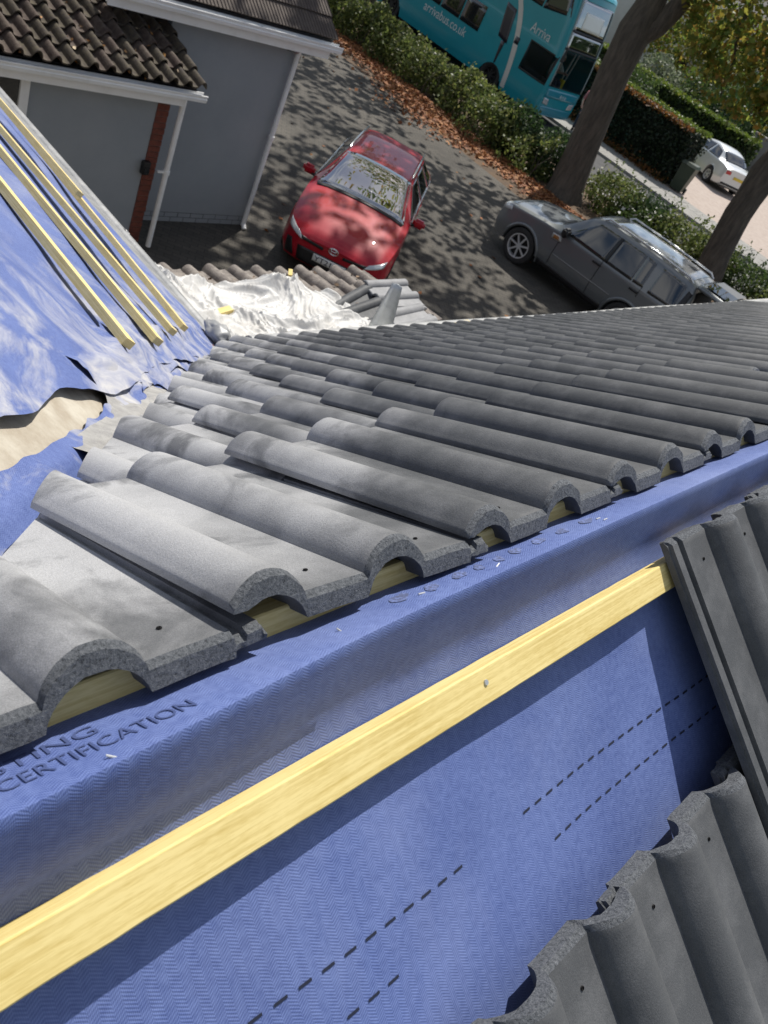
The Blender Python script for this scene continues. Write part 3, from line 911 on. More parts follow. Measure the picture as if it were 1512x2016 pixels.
# valley trough: board, second underlay strip, mortar dust
def valley_strip(name, t0, t1, cross, m, nseg=90, amp=.012, uvs=True, seed=0.0, rag=.0, taper=None):
    """cross: (offset along the plan normal towards the wing, height over the valley line)"""
    V, UV, F = [], [], []
    u_ = Vector((1, 1, 0)).normalized(); w_ = Vector((-1, 1, 0)).normalized()
    nc = len(cross)
    for i in range(nseg + 1):
        t = t0 + (t1 - t0) * i / nseg
        for j, (d, hz) in enumerate(cross):
            edge = 1 if j in (0, nc - 1) else 0
            dd = d + rag * edge * noise.noise(Vector((t * 6, j * 3.3, seed))) + rag * .5 * edge * noise.noise(Vector((t * 21, j * 3.3, seed)))
            base = Vector((t, t + .345, 0)) + w_ * dd
            base.y = max(base.y, .03)
            zz = max(-TA * (base.y) * 1.0 - .088, -TA * (base.x + .37) - .027)
            h = hz + amp * fbm(Vector((t * 9, d * 14, seed)))
            V.append(Vector((base.x, base.y, zz + h)) + HO); UV.append((t * 1.4, d))
    for i in range(nseg):
        for j in range(nc - 1):
            a = i * nc + j
            F.append((a, a + nc, a + nc + 1, a + 1))
    return obj(name, V, F, m, house, 60, UV if uvs else None)
valley_strip('valley_board', -.33, 2.1, [(.02, -.012), (.10, -.008), (.18, -.004), (.30, -.002), (.42, .0)], PLY, amp=.002)
valley_strip('valley_underlay', -.33, 2.12, [(d, -.002 + .030 * math.exp(-((d - .085) / .022) ** 2) + .012 * math.exp(-((d - .03) / .02) ** 2)) for d in np.linspace(-.16, .058, 22)], FELT_D, nseg=260, amp=.011, seed=2.0, rag=.030)
valley_strip('valley_underlay', .50, 2.10, [(d, .008 + .022 * math.exp(-((d - .14) / .05) ** 2)) for d in np.linspace(.03, .20, 16)], FELT_D, nseg=200, amp=.017, seed=6.0, rag=.05)
DUST = mat('cutting_dust', (.50, .49, .465), .95, col2=(.36, .35, .34), scale=30, bump=.8, bscale=220, coords='World')
valley_strip('mortar_bed', .22, .80, [(d, .004 + .026 * math.exp(-((d - .0) / .035) ** 2)) for d in np.linspace(-.055, .055, 16)], DUST, nseg=110, amp=.010, uvs=False, seed=4.0, rag=.045)

# eaves of the main slope: gutter, fascia, clips
ys = (GAUGE * 8 + TL) * CO
zs = -(GAUGE * 8 + TL) * SI
tube('gutter', [Vector((x, ys + .055, zs - .062 + .004 * math.sin(x * 2.1))) + HO for x in np.linspace(2.25, 12, 40)], .056, mat('pale_gutter', (.46, .46, .45), .45, col2=(.34, .34, .33), scale=6, coords='World'), house, 14)
box('fascia', 2.2, 12, ys - .04, ys - .015, zs - .32 + HO.z, zs - .07 + HO.z, UPVC, house)
WHITEB = mat('white_clip', (.8, .8, .78), .5)
for x in (3.85, 5.0, 5.45, 5.6, 6.3, 6.45, 7.3, 7.55, 2.95):
    v, f = box_vf(-.03, .03, -.02, .02, -.012, .018)
    o = obj('eaves_clip', v, f, WHITEB, house); o.location = Vector((x, ys + .03, zs - .018)) + HO; o.rotation_euler = (rnd.random(), rnd.random() * .4, rnd.random() * 3)

# walls and the unseen part of the roof carcass
box('wall', 2.3, 12, -5, ys - .05, 0.0, zs - .1 + HO.z, HOUSEB, house)
box('wall', -8, 1.98, 2.0, 9, 0.0, 3.12, HOUSEB, house)
box('wall', -8, 2.3, -5, 1.9, 0.0, 3.1, HOUSEB, house)
# carcass planes below the underlay close the roof to either side
obj('roof_deck', [Vector((x, y, z)) + HO for x, y, z in ((-.5, .0, -.12), (12, .0, -.12), (12, ys, zs - .09), (2.1, ys, zs - .09))], [(0, 1, 2, 3)], SOIL, house)
obj('roof_deck', [Vector((x, y, z)) + HO for x, y, z in ((-8, -.1, -.13), (12, -.1, -.13), (12, -4.6, -.13 - 4.5 * TA), (-8, -4.6, -.13 - 4.5 * TA))], [(0, 3, 2, 1)], SOIL, house)
obj('roof_deck', [lw_point(-1.4, -1.0, -.14) + HO, lw_point(2.1, 2.45, -.14) + HO, lw_point(2.1, 9, -.14) + HO, lw_point(-1.4, 9, -.14) + HO], [(0, 1, 2, 3)], SOIL, house)
# a yellow batten offcut on the eaves
v, f = box_vf(-.10, .10, -.015, .015, -.008, .008)
o = tag(obj('timber_offcut', v, f, TIMBER), 'short flat yellow timber offcut lying at the eaves of the grey tiles', 'offcut'); o.location = (3.98, ys + .045, zs - .012); o.rotation_euler = (0, 0, .1)

# ------------------------------------------------------------------ lean-to porch with old tiles and plastic
PP = math.radians(12)
PS, PN = Vector((0, math.cos(PP), -math.sin(PP))), Vector((0, math.sin(PP), math.cos(PP)))
PA = Vector((0, 2.55, -2.02))
def pp(x, s, n_=0): return PA + Vector((x, 0, 0)) + PS * s + PN * n_
porch = empty('porch', 'low lean-to porch roof of weathered old tiles in the corner', 'porch', (3.3, 3.0, G))
PO = -Vector((3.3, 3.0, G))
obj('roof_deck', [pp(x, s, n_) + PO for n_ in (-.05, -.02) for x, s in ((2.2, -.1), (4.62, -.1), (4.62, 1.42), (2.2, 1.42))], [(0, 3, 2, 1), (4, 5, 6, 7), (0, 1, 5, 4), (1, 2, 6, 5), (2, 3, 7, 6), (3, 0, 4, 7)], FENCEW, porch)
box('wall', 2.25 + PO.x, 4.5 + PO.x, 3.75 + PO.y, 3.85 + PO.y, 0, 2.62, HOUSEB, porch)
box('wall', 4.4 + PO.x, 4.5 + PO.x, 2.3 + PO.y, 3.75 + PO.y, 0, 2.62, HOUSEB, porch)

def pantile(wid, ln, rise, thick, lift, seed=0, rw=.55):
    """single-roll pantile: roll at one side, shallow pan"""
    V, F = [], []
    us = np.linspace(0, 1, 13)
    for side in (0, 1):
        for w in (0, ln * .5, ln):
            for u in us:
                if u < rw: h = rise * math.sin(math.pi * u / rw) ** .65
                else: h = -.14 * rise * math.sin(math.pi * (u - rw) / (1 - rw))
                V.append(((u - .27) * wid, w, h - side * thick + lift * w / ln + .002 * noise.noise(Vector((u * 5, w * 9, seed)))))
    nu = len(us)
    I = lambda s_, w_, u_: (s_ * 3 + w_) * nu + u_
    for w_ in range(2):
        for u_ in range(nu - 1):
            F.append((I(0, w_, u_), I(0, w_, u_ + 1), I(0, w_ + 1, u_ + 1), I(0, w_ + 1, u_)))
            F.append((I(1, w_, u_), I(1, w_ + 1, u_), I(1, w_ + 1, u_ + 1), I(1, w_, u_ + 1)))
        F.append((I(0, w_, 0), I(0, w_ + 1, 0), I(1, w_ + 1, 0), I(1, w_, 0)))
        F.append((I(0, w_, nu - 1), I(1, w_, nu - 1), I(1, w_ + 1, nu - 1), I(0, w_ + 1, nu - 1)))
    for w_ in (0, 2):
        for u_ in range(nu - 1):
            F.append((I(0, w_, u_), I(1, w_, u_), I(1, w_, u_ + 1), I(0, w_, u_ + 1)))
    return V, F
PT = []
for s in range(3):
    v, f = pantile(.20, .36, .045, .014, .03, s)
    me = mesh('tile', v, f, PORCHTILE); 
    bm = bmesh.new(); bm.from_mesh(me); bmesh.ops.recalc_face_normals(bm, faces=bm.faces); bm.to_mesh(me); bm.free()
    shade(me, 40); PT.append(me)
for r_ in range(3):
    for i in range(12):
        if r_ == 0 and i < 8: continue
        o = bpy.data.objects.new('tile', PT[(i + r_) % 3])
        rot = rnd.uniform(-.04, .04)
        X = Vector((math.cos(rot), 0, 0)) + PS * math.sin(rot); S = PS * math.cos(rot) - Vector((math.sin(rot), 0, 0))
        o.matrix_local = Matrix.Translation(PO) @ frame(X, S, PN, pp(2.36 + i * .2 + rnd.uniform(-.008, .008), .44 + .3 * r_ + rnd.uniform(-.02, .02), rnd.uniform(-.004, .008)))
        link(o, porch)
# twigs, leaves and grit caught between the old tiles
n = 300
P = np.array([tuple(pp(rng.uniform(2.35, 4.55), rng.uniform(.35, 1.36), rng.uniform(.0, .04))) for _ in range(n)])
lo = quads('roof_debris', leaf_quads(P, .045, flat=.4, aspect=.6), mat('dry_debris', (.17, .10, .06), .9, island=[(.2, .12, .07), (.32, .22, .14), (.08, .05, .03), (.38, .3, .22)]))
tag(lo, 'dry leaf and mortar crumbs caught on the old porch tiles', 'debris', kind='stuff')

# crumpled clear plastic sheet
V, F = [], []
nx, ny = 260, 190
for i in range(nx + 1):
    for j in range(ny + 1):
        a, b = i / nx, j / ny
        x = 2.19 + 1.75 * a; s = -.06 + 1.06 * b + .06 * noise.noise(Vector((a * 4, b * 4, 1)))
        s += (.10 - .24 * a) * b + .10 * b * noise.noise(Vector((a * 5, 7, 1)))
        x += .12 * noise.noise(Vector((3, b * 5, 1))) * a
        q = Vector((x * 2.4, s * 3.0, 0))
        wv = Vector((noise.noise(q * 1.1), noise.noise(q * 1.1 + Vector((9, 3, 1))), 0)) * .8
        h = .035 + .075 * max(0, ridged((q + wv) * .8)) ** 2 + .035 * max(0, ridged((q + wv) * 2.1 + Vector((4, 1, 3)))) ** 2 + .014 * abs(noise.noise((q + wv) * 3.6)) + .014 * max(0, ridged(Vector(((q.x + wv.x * 1.5) * 5, (q.y + wv.y) * 2.6, 1)))) ** 3 + .0022 * max(0, ridged((q - wv) * 11)) ** 2
        h += (.06 + .26 * b ** .8) * math.exp(-((a) / .15) ** 2) + .11 * math.exp(-((a - .62) / .16) ** 2 - ((b - .85) / .18) ** 2) + .07 * math.exp(-((a - .30) / .12) ** 2 - ((b - .85) / .2) ** 2)
        h *= .25 + .75 * min(1, min(a + .35, 1 - a) * 6) * min(1, (1 - b) * 9 + .15)
        V.append(pp(x, s, h))
for i in range(nx):
    for j in range(ny):
        a = i * (ny + 1) + j; F.append((a, a + ny + 1, a + ny + 2, a + 1))
tag(obj('plastic_sheet', V, F, PLASTIC, None, 75), 'crumpled clear plastic sheet spread over the porch roof', 'plastic sheet')
v, f = box_vf(-.11, .11, -.02, .02, -.013, .013)
o = tag(obj('timber_offcut', v, f, TIMBER), 'yellow timber offcut on the plastic beside the valley foot', 'offcut'); o.location = (2.57, 3.05, -1.995); o.rotation_euler = (.1, 0, .25)
v, f = box_vf(-.05, .05, -.015, .015, -.01, .01)
o = tag(obj('timber_offcut', v, f, TIMBER), 'tiny yellow timber chip among the old porch tiles', 'offcut'); o.location = pp(3.74, 1.22, .08); o.rotation_euler = (-.2, 0, .9)
# bent metal flashing standing up at the eaves
V, F = [], []
for i in range(9):
    t = i / 8
    wd = .115 - .065 * t
    for j, e in enumerate((-1, -.3, .3, 1)):
        V.append(Vector((3.68 + wd * .42 * e + .03 * t, 2.74 - wd * .60 * e + .05 * t, -1.99 + .34 * t + .010 * math.cos(e * 1.5))))
for i in range(8):
    for j in range(3): F.append((i * 4 + j, i * 4 + j + 1, i * 4 + j + 5, i * 4 + j + 4))
o = obj('metal_flashing', V, F, GALV, None, 60)
sm = o.modifiers.new('thick', 'SOLIDIFY'); sm.thickness = .003
tag(o, 'bent strip of grey metal flashing standing at the eaves beside stacked tiles', 'flashing')
# loose new tiles
TILE_P = mat('sunlit_tile', (.30, .30, .305), .7, col2=(.21, .212, .216), scale=9, bump=.3, bscale=380, bdist=.002, coords='World')  # paler copy of the tile grey: full sun painted into the colour
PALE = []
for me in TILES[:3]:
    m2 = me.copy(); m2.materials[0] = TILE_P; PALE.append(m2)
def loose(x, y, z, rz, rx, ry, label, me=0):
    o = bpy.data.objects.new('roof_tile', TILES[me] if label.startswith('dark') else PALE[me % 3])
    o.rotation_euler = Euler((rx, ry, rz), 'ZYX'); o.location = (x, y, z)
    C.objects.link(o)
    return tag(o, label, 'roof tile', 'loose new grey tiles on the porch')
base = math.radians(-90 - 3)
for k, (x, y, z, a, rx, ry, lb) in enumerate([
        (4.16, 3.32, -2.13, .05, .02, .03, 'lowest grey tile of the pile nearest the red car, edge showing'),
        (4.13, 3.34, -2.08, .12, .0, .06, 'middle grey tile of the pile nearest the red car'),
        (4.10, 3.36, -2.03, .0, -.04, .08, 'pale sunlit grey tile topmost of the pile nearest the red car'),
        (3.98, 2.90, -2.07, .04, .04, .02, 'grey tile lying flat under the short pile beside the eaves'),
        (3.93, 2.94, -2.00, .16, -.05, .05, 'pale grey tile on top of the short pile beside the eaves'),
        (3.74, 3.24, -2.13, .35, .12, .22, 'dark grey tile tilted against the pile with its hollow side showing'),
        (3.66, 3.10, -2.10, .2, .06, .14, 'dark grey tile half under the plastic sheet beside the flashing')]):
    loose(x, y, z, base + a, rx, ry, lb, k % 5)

# ------------------------------------------------------------------ neighbour: low garage and the block behind it
gar = empty('garage', 'low grey rendered garage with brown pantile roof and white gutter', 'garage', (4, 8.65, G))
GO = -Vector((4, 8.65, G))
Y1 = 8.65
box('wall', -1.2 + GO.x, 5.62 + GO.x, Y1 + GO.y, Y1 + .2 + GO.y, 0, 2.10, WALLG, gar)
box('wall', 5.60 + GO.x, 5.78 + GO.x, Y1 + .12 + GO.y, 12 + GO.y, 0, 2.15, WALLG, gar)
nb = 28
for i in range(nb):
    z0 = i * .075
    box('brick', 5.62 + GO.x + rnd.uniform(-.002, .002), 5.785 + GO.x + rnd.uniform(-.003, .003), Y1 - .012 + GO.y + rnd.uniform(-.004, .003), Y1 + .10 + GO.y, z0 + .006, z0 + .070, BRICK, gar)
box('mortar_core', 5.625 + GO.x, 5.778 + GO.x, Y1 - .003 + GO.y, Y1 + .095 + GO.y, 0, nb * .075, MORTAR, gar)
# gutter: squared profile, with soffit board behind
def gutter(x0, x1, y, z, par, O, d=.11, h=.085, rib=True):
    sec = [(0, 0), (-d * .12, -h * .75), (-d * .35, -h), (-d * .9, -h), (-d, -h * .55), (-d * .94, -h * .45), (-d, -.012), (-d - .006, -.012), (-d - .006, 0), (-d + .012, 0), (-d + .010, -h * .8), (-.015, -h * .8), (-.012, 0)]
    V, F = [], []
    for x in (x0, x1):
        for a, b in sec: V.append(Vector((x, y + a, z + b)) + O)
    m_ = len(sec)
    for j in range(m_): F.append((j, (j + 1) % m_, m_ + (j + 1) % m_, m_ + j))
    F.append(tuple(range(m_))); F.append(tuple(range(2 * m_ - 1, m_ - 1, -1)))
    return obj('gutter', V, F, UPVC, par)
gutter(-1.3, 6.02, 8.40, -2.74, gar, GO)
box('fascia', -1.3 + GO.x, 5.80 + GO.x, 8.405 + GO.y, 8.43 + GO.y, 2.055, 2.25, UPVC, gar)
box('soffit', -1.3 + GO.x, 5.80 + GO.x, 8.432 + GO.y, Y1 + GO.y, 2.06, 2.085, UPVC, gar)
tube('downpipe', [Vector((5.90, 8.56, z)) + GO for z in (-2.86, -3.6, -4.4, -4.93)], .036, UPVC, gar, 14)
for z in (-3.86,):
    tube('pipe_bracket', [Vector((5.90, 8.56, z - .025)) + GO, Vector((5.90, 8.56, z + .025)) + GO], .046, UPVC, gar, 14)
    box('bracket_arm', 5.77 + GO.x, 5.87 + GO.x, 8.545 + GO.y, 8.575 + GO.y, z - G - .012, z - G + .012, UPVC, gar)
lampb = box('wall_lamp', 5.565 + GO.x, 5.665 + GO.x, Y1 - .085 + GO.y, Y1 - .014 + GO.y, 1.07, 1.24, BLACK, gar, .012)
box('lens', 5.58 + GO.x, 5.65 + GO.x, Y1 - .092 + GO.y, Y1 - .086 + GO.y, 1.09, 1.17, GLASS, lampb)
# window at the left
wf = box('window', 2.9 + GO.x, 4.03 + GO.x, Y1 - .03 + GO.y, Y1 + .0 + GO.y, .85, 2.05, GLASS, gar)
for a in ((2.86, 2.94, .85, 2.05), (3.93, 4.03, .80, 2.05), (2.945, 3.925, .80, .88)):
    box('window_frame', a[0] + GO.x, a[1] + GO.x, Y1 - .06 + GO.y, Y1 - .031 + GO.y, a[2], a[3], UPVC, wf)
# roof: 15 degree slope rising away from the gutter
RP = math.radians(15.5)
RS, RN = Vector((0, -math.cos(RP), -math.sin(RP))), Vector((0, -math.sin(RP), math.cos(RP)))
RE = Vector((0, 8.38, -2.70))
PTB = []
for s in range(3):
    v, f = pantile(.205, .40, .072, .018, .056, s + 5, .54)
    for m_ in (OLDTILE, OLDTILE2):
        me = mesh('tile', v, f, m_)
        bm = bmesh.new(); bm.from_mesh(me); bmesh.ops.recalc_face_normals(bm, faces=bm.faces); bm.to_mesh(me); bm.free()
        shade(me, 40); PTB.append(me)
for r_ in range(6):
    for i in range(17):
        o = bpy.data.objects.new('tile', PTB[rnd.randrange(6)])
        rot = rnd.uniform(-.02, .02)
        X = -Vector((1, 0, 0)) * math.cos(rot) + RS * math.sin(rot); S = RS * math.cos(rot) + Vector((1, 0, 0)) * math.sin(rot)
        head = RE - RS * (.288 * (r_ + 1) + .04)
        o.matrix_local = Matrix.Translation(GO) @ frame(X, S, RN, head + Vector((5.93 - i * .2 + rnd.uniform(-.006, .006), 0, 0)) + RN * (.015 + rnd.uniform(-.004, .004)) + RS * rnd.uniform(-.008, .008))
        link(o, gar)
dk = [RE + Vector((x, 0, 0)) - RS * s + RN * n_ for n_ in (-.09, -.035) for x, s in ((-1.2, .05), (5.95, .05), (5.95, 1.72), (-1.2, 1.72))]
obj('roof_deck', [p + GO for p in dk], [(0, 3, 2, 1), (4, 5, 6, 7), (0, 1, 5, 4), (1, 2, 6, 5), (2, 3, 7, 6), (3, 0, 4, 7)], BLACK, gar)
for i in range(16):
    bm = bmesh.new(); bmesh.ops.create_icosphere(bm, subdivisions=2, radius=.07)
    c0 = RE - RS * (1.74 + rnd.uniform(-.03, .05)) + Vector((5.9 - i * .19, 0, 0)) + RN * .03
    for v in bm.verts:
        p = v.co.copy(); v.co = Vector((p.x * 1.5, p.y, p.z * .8)) * (1 + .5 * noise.noise(p * 22 + Vector((i, 0, 0)))) + c0 + GO
    from_bm('moss_clump', bm, MOSS, gar, 80)
P = np.array([tuple(RE - RS * s + Vector((x, 0, 0)) + RN * rng.uniform(.02, .075)) for x, s in zip(rng.uniform(2.6, 5.9, 230), rng.uniform(-.06, 1.68, 230))])
lo = quads('roof_leaves', leaf_quads(P, .055, flat=.5, aspect=.6), leaf_mat('amber_leaves', [(.35, .14, .03), (.5, .25, .06), (.25, .1, .04), (.55, .42, .25), (.3, .18, .1)], .6, .2))
tag(lo, 'amber fallen leaves lodged among the brown garage tiles', 'leaves', kind='stuff')

blk = empty('neighbour_house', 'grey rendered house end behind the garage with white gutter', 'house', (7, 9.35, G))
BO = -Vector((7, 9.35, G))
Y2 = 9.35
box('wall', 6.03 + BO.x, 8.10 + BO.x, Y2 + BO.y, Y2 + .2 + BO.y, .155, 2.86, WALLG, blk)
box('plinth', 6.03 + BO.x, 8.09 + BO.x, Y2 + .012 + BO.y, Y2 + .2 + BO.y, 0, .155, mat('plinth_brick', (.09, .092, .10), .9, col2=(.12, .12, .13), scale=12, coords='World'), blk)
for i in range(9):
    for r_ in range(2):
        box('brick', 6.05 + BO.x + i * .225 + (.11 if r_ else 0), 6.05 + .212 + BO.x + i * .225 + (.11 if r_ else 0) - (.08 if i == 8 and r_ else 0), Y2 + .004 + BO.y, Y2 + .10 + BO.y, .006 + r_ * .075, .070 + r_ * .075, WALLG, blk)
box('wall', 7.9 + BO.x, 8.098 + BO.x, Y2 + .2 + BO.y, 16 + BO.y, 0, 2.86, WALLG, blk)
box('wall', -3 + BO.x, 6.02 + BO.x, 10.35 + BO.y, 10.5 + BO.y, 0, 5.5, FENCEW, blk)
gutter(5.0, 8.46, 9.06, -2.02, blk, BO, .12, .09)
box('fascia', 5.0 + BO.x, 8.36 + BO.x, 9.065 + BO.y, 9.09 + BO.y, 2.76, 2.98, UPVC, blk)
box('soffit', 5.0 + BO.x, 8.36 + BO.x, 9.092 + BO.y, Y2 + BO.y, 2.78, 2.80, UPVC, blk)
tube('downpipe', [Vector((8.00, 9.27, z)) + BO for z in (-2.16, -3.0, -4.2, -4.96)], .036, UPVC, blk, 14)
tube('downpipe_shoe', [Vector((8.0, 9.27, -4.93)) + BO, Vector((7.99, 9.20, -4.985)) + BO], .038, UPVC, blk, 14)
for z in (-3.52,):
    tube('pipe_bracket', [Vector((8.0, 9.27, z - .025)) + BO, Vector((8.0, 9.27, z + .025)) + BO], .046, UPVC, blk, 14)
bm = bmesh.new(); bmesh.ops.create_uvsphere(bm, u_segments=16, v_segments=10, radius=.075)
for v in bm.verts: v.co = v.co + Vector((7.90, 9.24, -2.25)) + BO
sl = from_bm('security_lamp', bm, mat('lamp_globe', (.3, .3, .3), .3, .3), blk, 60)
box('lamp_base', 7.83 + BO.x, 7.93 + BO.x, 9.30 + BO.y, 9.345 + BO.y, 2.68, 2.80, BLACK, sl)
# ribbed flat tiles
QP = math.radians(35)
QS, QN = Vector((0, -math.cos(QP), -math.sin(QP))), Vector((0, -math.sin(QP), math.cos(QP)))
QE = Vector((0, 9.02, -1.97))
V, F = [], []
us = []
for i in range(6):
    us += [i * .055, i * .055 + .006, i * .055 + .012, i * .055 + .045]
us.append(.33)
hs = []
for i in range(6): hs += [0, .011, .0, 0]
hs.append(0)
for w in (0, .40):
    for side in (0, 1):
        for u, h in zip(us, hs): V.append((u, w, h - side * .016 + .028 * w / .4))
nu = len(us)
I = lambda w, s, u: (w * 2 + s) * nu + u
for u in range(nu - 1):
    F += [(I(0, 0, u), I(0, 0, u + 1), I(1, 0, u + 1), I(1, 0, u)), (I(0, 1, u), I(1, 1, u), I(1, 1, u + 1), I(0, 1, u + 1)), (I(1, 0, u), I(1, 0, u + 1), I(1, 1, u + 1), I(1, 1, u)), (I(0, 0, u), I(0, 1, u), I(0, 1, u + 1), I(0, 0, u + 1))]
F += [(I(0, 0, 0), I(1, 0, 0), I(1, 1, 0), I(0, 1, 0)), (I(0, 0, nu - 1), I(0, 1, nu - 1), I(1, 1, nu - 1), I(1, 0, nu - 1))]
FT = mesh('tile', V, F, FLATTILE)
bm = bmesh.new(); bm.from_mesh(FT); bmesh.ops.recalc_face_normals(bm, faces=bm.faces); bm.to_mesh(FT); bm.free()
for r_ in range(7):
    for i in range(8):
        o = bpy.data.objects.new('tile', FT)
        head = QE - QS * (.33 * (r_ + 1) + .06)
        o.matrix_local = Matrix.Translation(BO) @ frame(-Vector((1, 0, 0)), QS, QN, head + Vector((8.36 - i * .333 + rnd.uniform(-.003, .003) - (.0 if r_ % 2 else .0), 0, 0)) + QN * (.012 + rnd.uniform(-.002, .004)))
        link(o, blk)
dk = [QE + Vector((x, 0, 0)) - QS * s + QN * n_ for n_ in (-.1, -.03) for x, s in ((5.7, .02), (8.34, .02), (8.34, 2.6), (5.7, 2.6))]
obj('roof_deck', [p + BO for p in dk], [(0, 3, 2, 1), (4, 5, 6, 7), (0, 1, 5, 4), (1, 2, 6, 5), (2, 3, 7, 6), (3, 0, 4, 7)], BLACK, blk)

# ------------------------------------------------------------------ vehicles
def pchip(xs, ys, q):
    xs = np.asarray(xs, float); ys = np.asarray(ys, float)
    h = np.diff(xs); d = np.diff(ys) / h
    m = np.zeros_like(ys)
    m[0], m[-1] = d[0], d[-1]
    for i in range(1, len(xs) - 1):
        if d[i - 1] * d[i] > 0: m[i] = 2 / (1 / d[i - 1] + 1 / d[i])
    i = np.clip(np.searchsorted(xs, q) - 1, 0, len(xs) - 2)
    t = (q - xs[i]) / h[i]
    return ys[i] * (1 + 2 * t) * (1 - t) ** 2 + m[i] * h[i] * t * (1 - t) ** 2 + ys[i + 1] * t * t * (3 - 2 * t) + m[i + 1] * h[i] * t * t * (t - 1)

class Shell:
    """lofted vehicle body; local axes: x forward (front at 0), y left, z up"""
    def __init__(self, st, wheels, R, ns=110, deform=None, roundness=.0):
        st = np.array(st, float)
        L_ = st[-1, 0]
        ds = np.unique(np.concatenate([np.linspace(0, L_, ns), st[:, 0], np.linspace(0, .35, 16), np.linspace(L_ - .3, L_, 12)]))
        par = np.stack([pchip(st[:, 0], st[:, k], ds) for k in range(1, st.shape[1])], 1)
        secs = []
        for d, p in zip(ds, par):
            zb, ws, wm, zm, wb, zbelt, wt, ztop, cr = p
            ctl = [(0, zb), (ws * .8, zb), (ws, zb + .03), (wm, zm), (wm * .35 + wb * .65, zm * .35 + zbelt * .65), (wb, zbelt), (wb * .93 + wt * .07, zbelt + .035 * min(1, (ztop - zbelt) / .2)),
                   (wt * .93 + wb * .07, ztop - .06 * min(1, (ztop - zbelt) / .2)), (wt - .03, ztop - .012), (wt * .75, ztop + cr * .45), (wt * .4, ztop + cr * .85), (0, ztop + cr)]
            sub = []
            for a, b in zip(ctl[:-1], ctl[1:]):
                m_ = 3
                for q in range(m_): sub.append((a[0] + (b[0] - a[0]) * q / m_, a[1] + (b[1] - a[1]) * q / m_))
            sub.append(ctl[-1])
            zl = -1
            for wd in wheels:
                if abs(d - wd) < R: zl = max(zl, .34 + math.sqrt(R * R - (d - wd) ** 2) - .0)
            secs.append([(y, max(z, min(zl, zbelt - .05))) for y, z in sub])
        self.L = L_
        V, F = [], []
        k = len(secs[0]); full = 2 * k - 2
        for d, sec in zip(ds, secs):
            ring = [(y, z) for y, z in sec] + [(-y, z) for y, z in sec[-2:0:-1]]
            for y, z in ring:
                p = Vector((-d, y, z))
                V.append(deform(p) if deform else p)
        for i in range(len(ds) - 1):
            for j in range(full):
                F.append((i * full + j, i * full + (j + 1) % full, (i + 1) * full + (j + 1) % full, (i + 1) * full + j))
        for i, rev in ((0, False), (len(ds) - 1, True)):
            # cap as bands between left and right halves
            for j in range(k - 1):
                a, b = i * full + j, i * full + j + 1
                a2, b2 = i * full + (full - j) % full, i * full + (full - j - 1) % full
                q = [a, b, b2, a2]
                q = list(dict.fromkeys(q))
                if len(q) >= 3: F.append(tuple(q if not rev else q[::-1]))
        self.V, self.F = V, F
        self.bvh = BVHTree.FromPolygons(V, F)

    def body(self, name, m, parent, ang=32):
        bm = bmesh.new()
        vs = [bm.verts.new(p) for p in self.V]
        for f in self.F:
            try: bm.faces.new([vs[i] for i in f])
            except ValueError: pass
        bmesh.ops.remove_doubles(bm, verts=bm.verts, dist=.0004)
        return from_bm(name, bm, m, parent, ang)

    def cast(self, o, d, lift):
        d = Vector(d)
        h = self.bvh.ray_cast(Vector(o), d)
        return None if h[0] is None else h[0] - d * lift

    def patch(self, name, cs, view, m, parent, nx=10, ny=8, lift=.004, thick=0):
        """CS: four 2D corners seen from VIEW ('left','right','top','front','rear'); laid on the body"""
        c = [Vector(q) for q in cs]
        V, ok = [], True
        for j in range(ny + 1):
            for i in range(nx + 1):
                a, b = i / nx, j / ny
                p = (c[0] * (1 - a) + c[1] * a) * (1 - b) + (c[3] * (1 - a) + c[2] * a) * b
                if view == 'left': o, d = (-p.x, 3, p.y), (0, -1, 0)
                elif view == 'right': o, d = (-p.x, -3, p.y), (0, 1, 0)
                elif view == 'top': o, d = (-p.x, p.y, 8), (0, 0, -1)
                elif view == 'front': o, d = (3, p.x, p.y), (-1, 0, 0)
                else: o, d = (-self.L - 3, p.x, p.y), (1, 0, 0)
                h = self.cast(o, d, lift)
                if h is None:
                    h = V[-1] if V else Vector((0, 0, .5))
                V.append(h)
        F = [(j * (nx + 1) + i, j * (nx + 1) + i + 1, (j + 1) * (nx + 1) + i + 1, (j + 1) * (nx + 1) + i) for j in range(ny) for i in range(nx)]
        o = obj(name, V, F, m, parent, 40)
        sd = o.modifiers.new('thick', 'SOLIDIFY'); sd.thickness = .006; sd.offset = 0
        return o

def rect(x0, x1, z0, z1): return [(x0, z0), (x1, z0), (x1, z1), (x0, z1)]

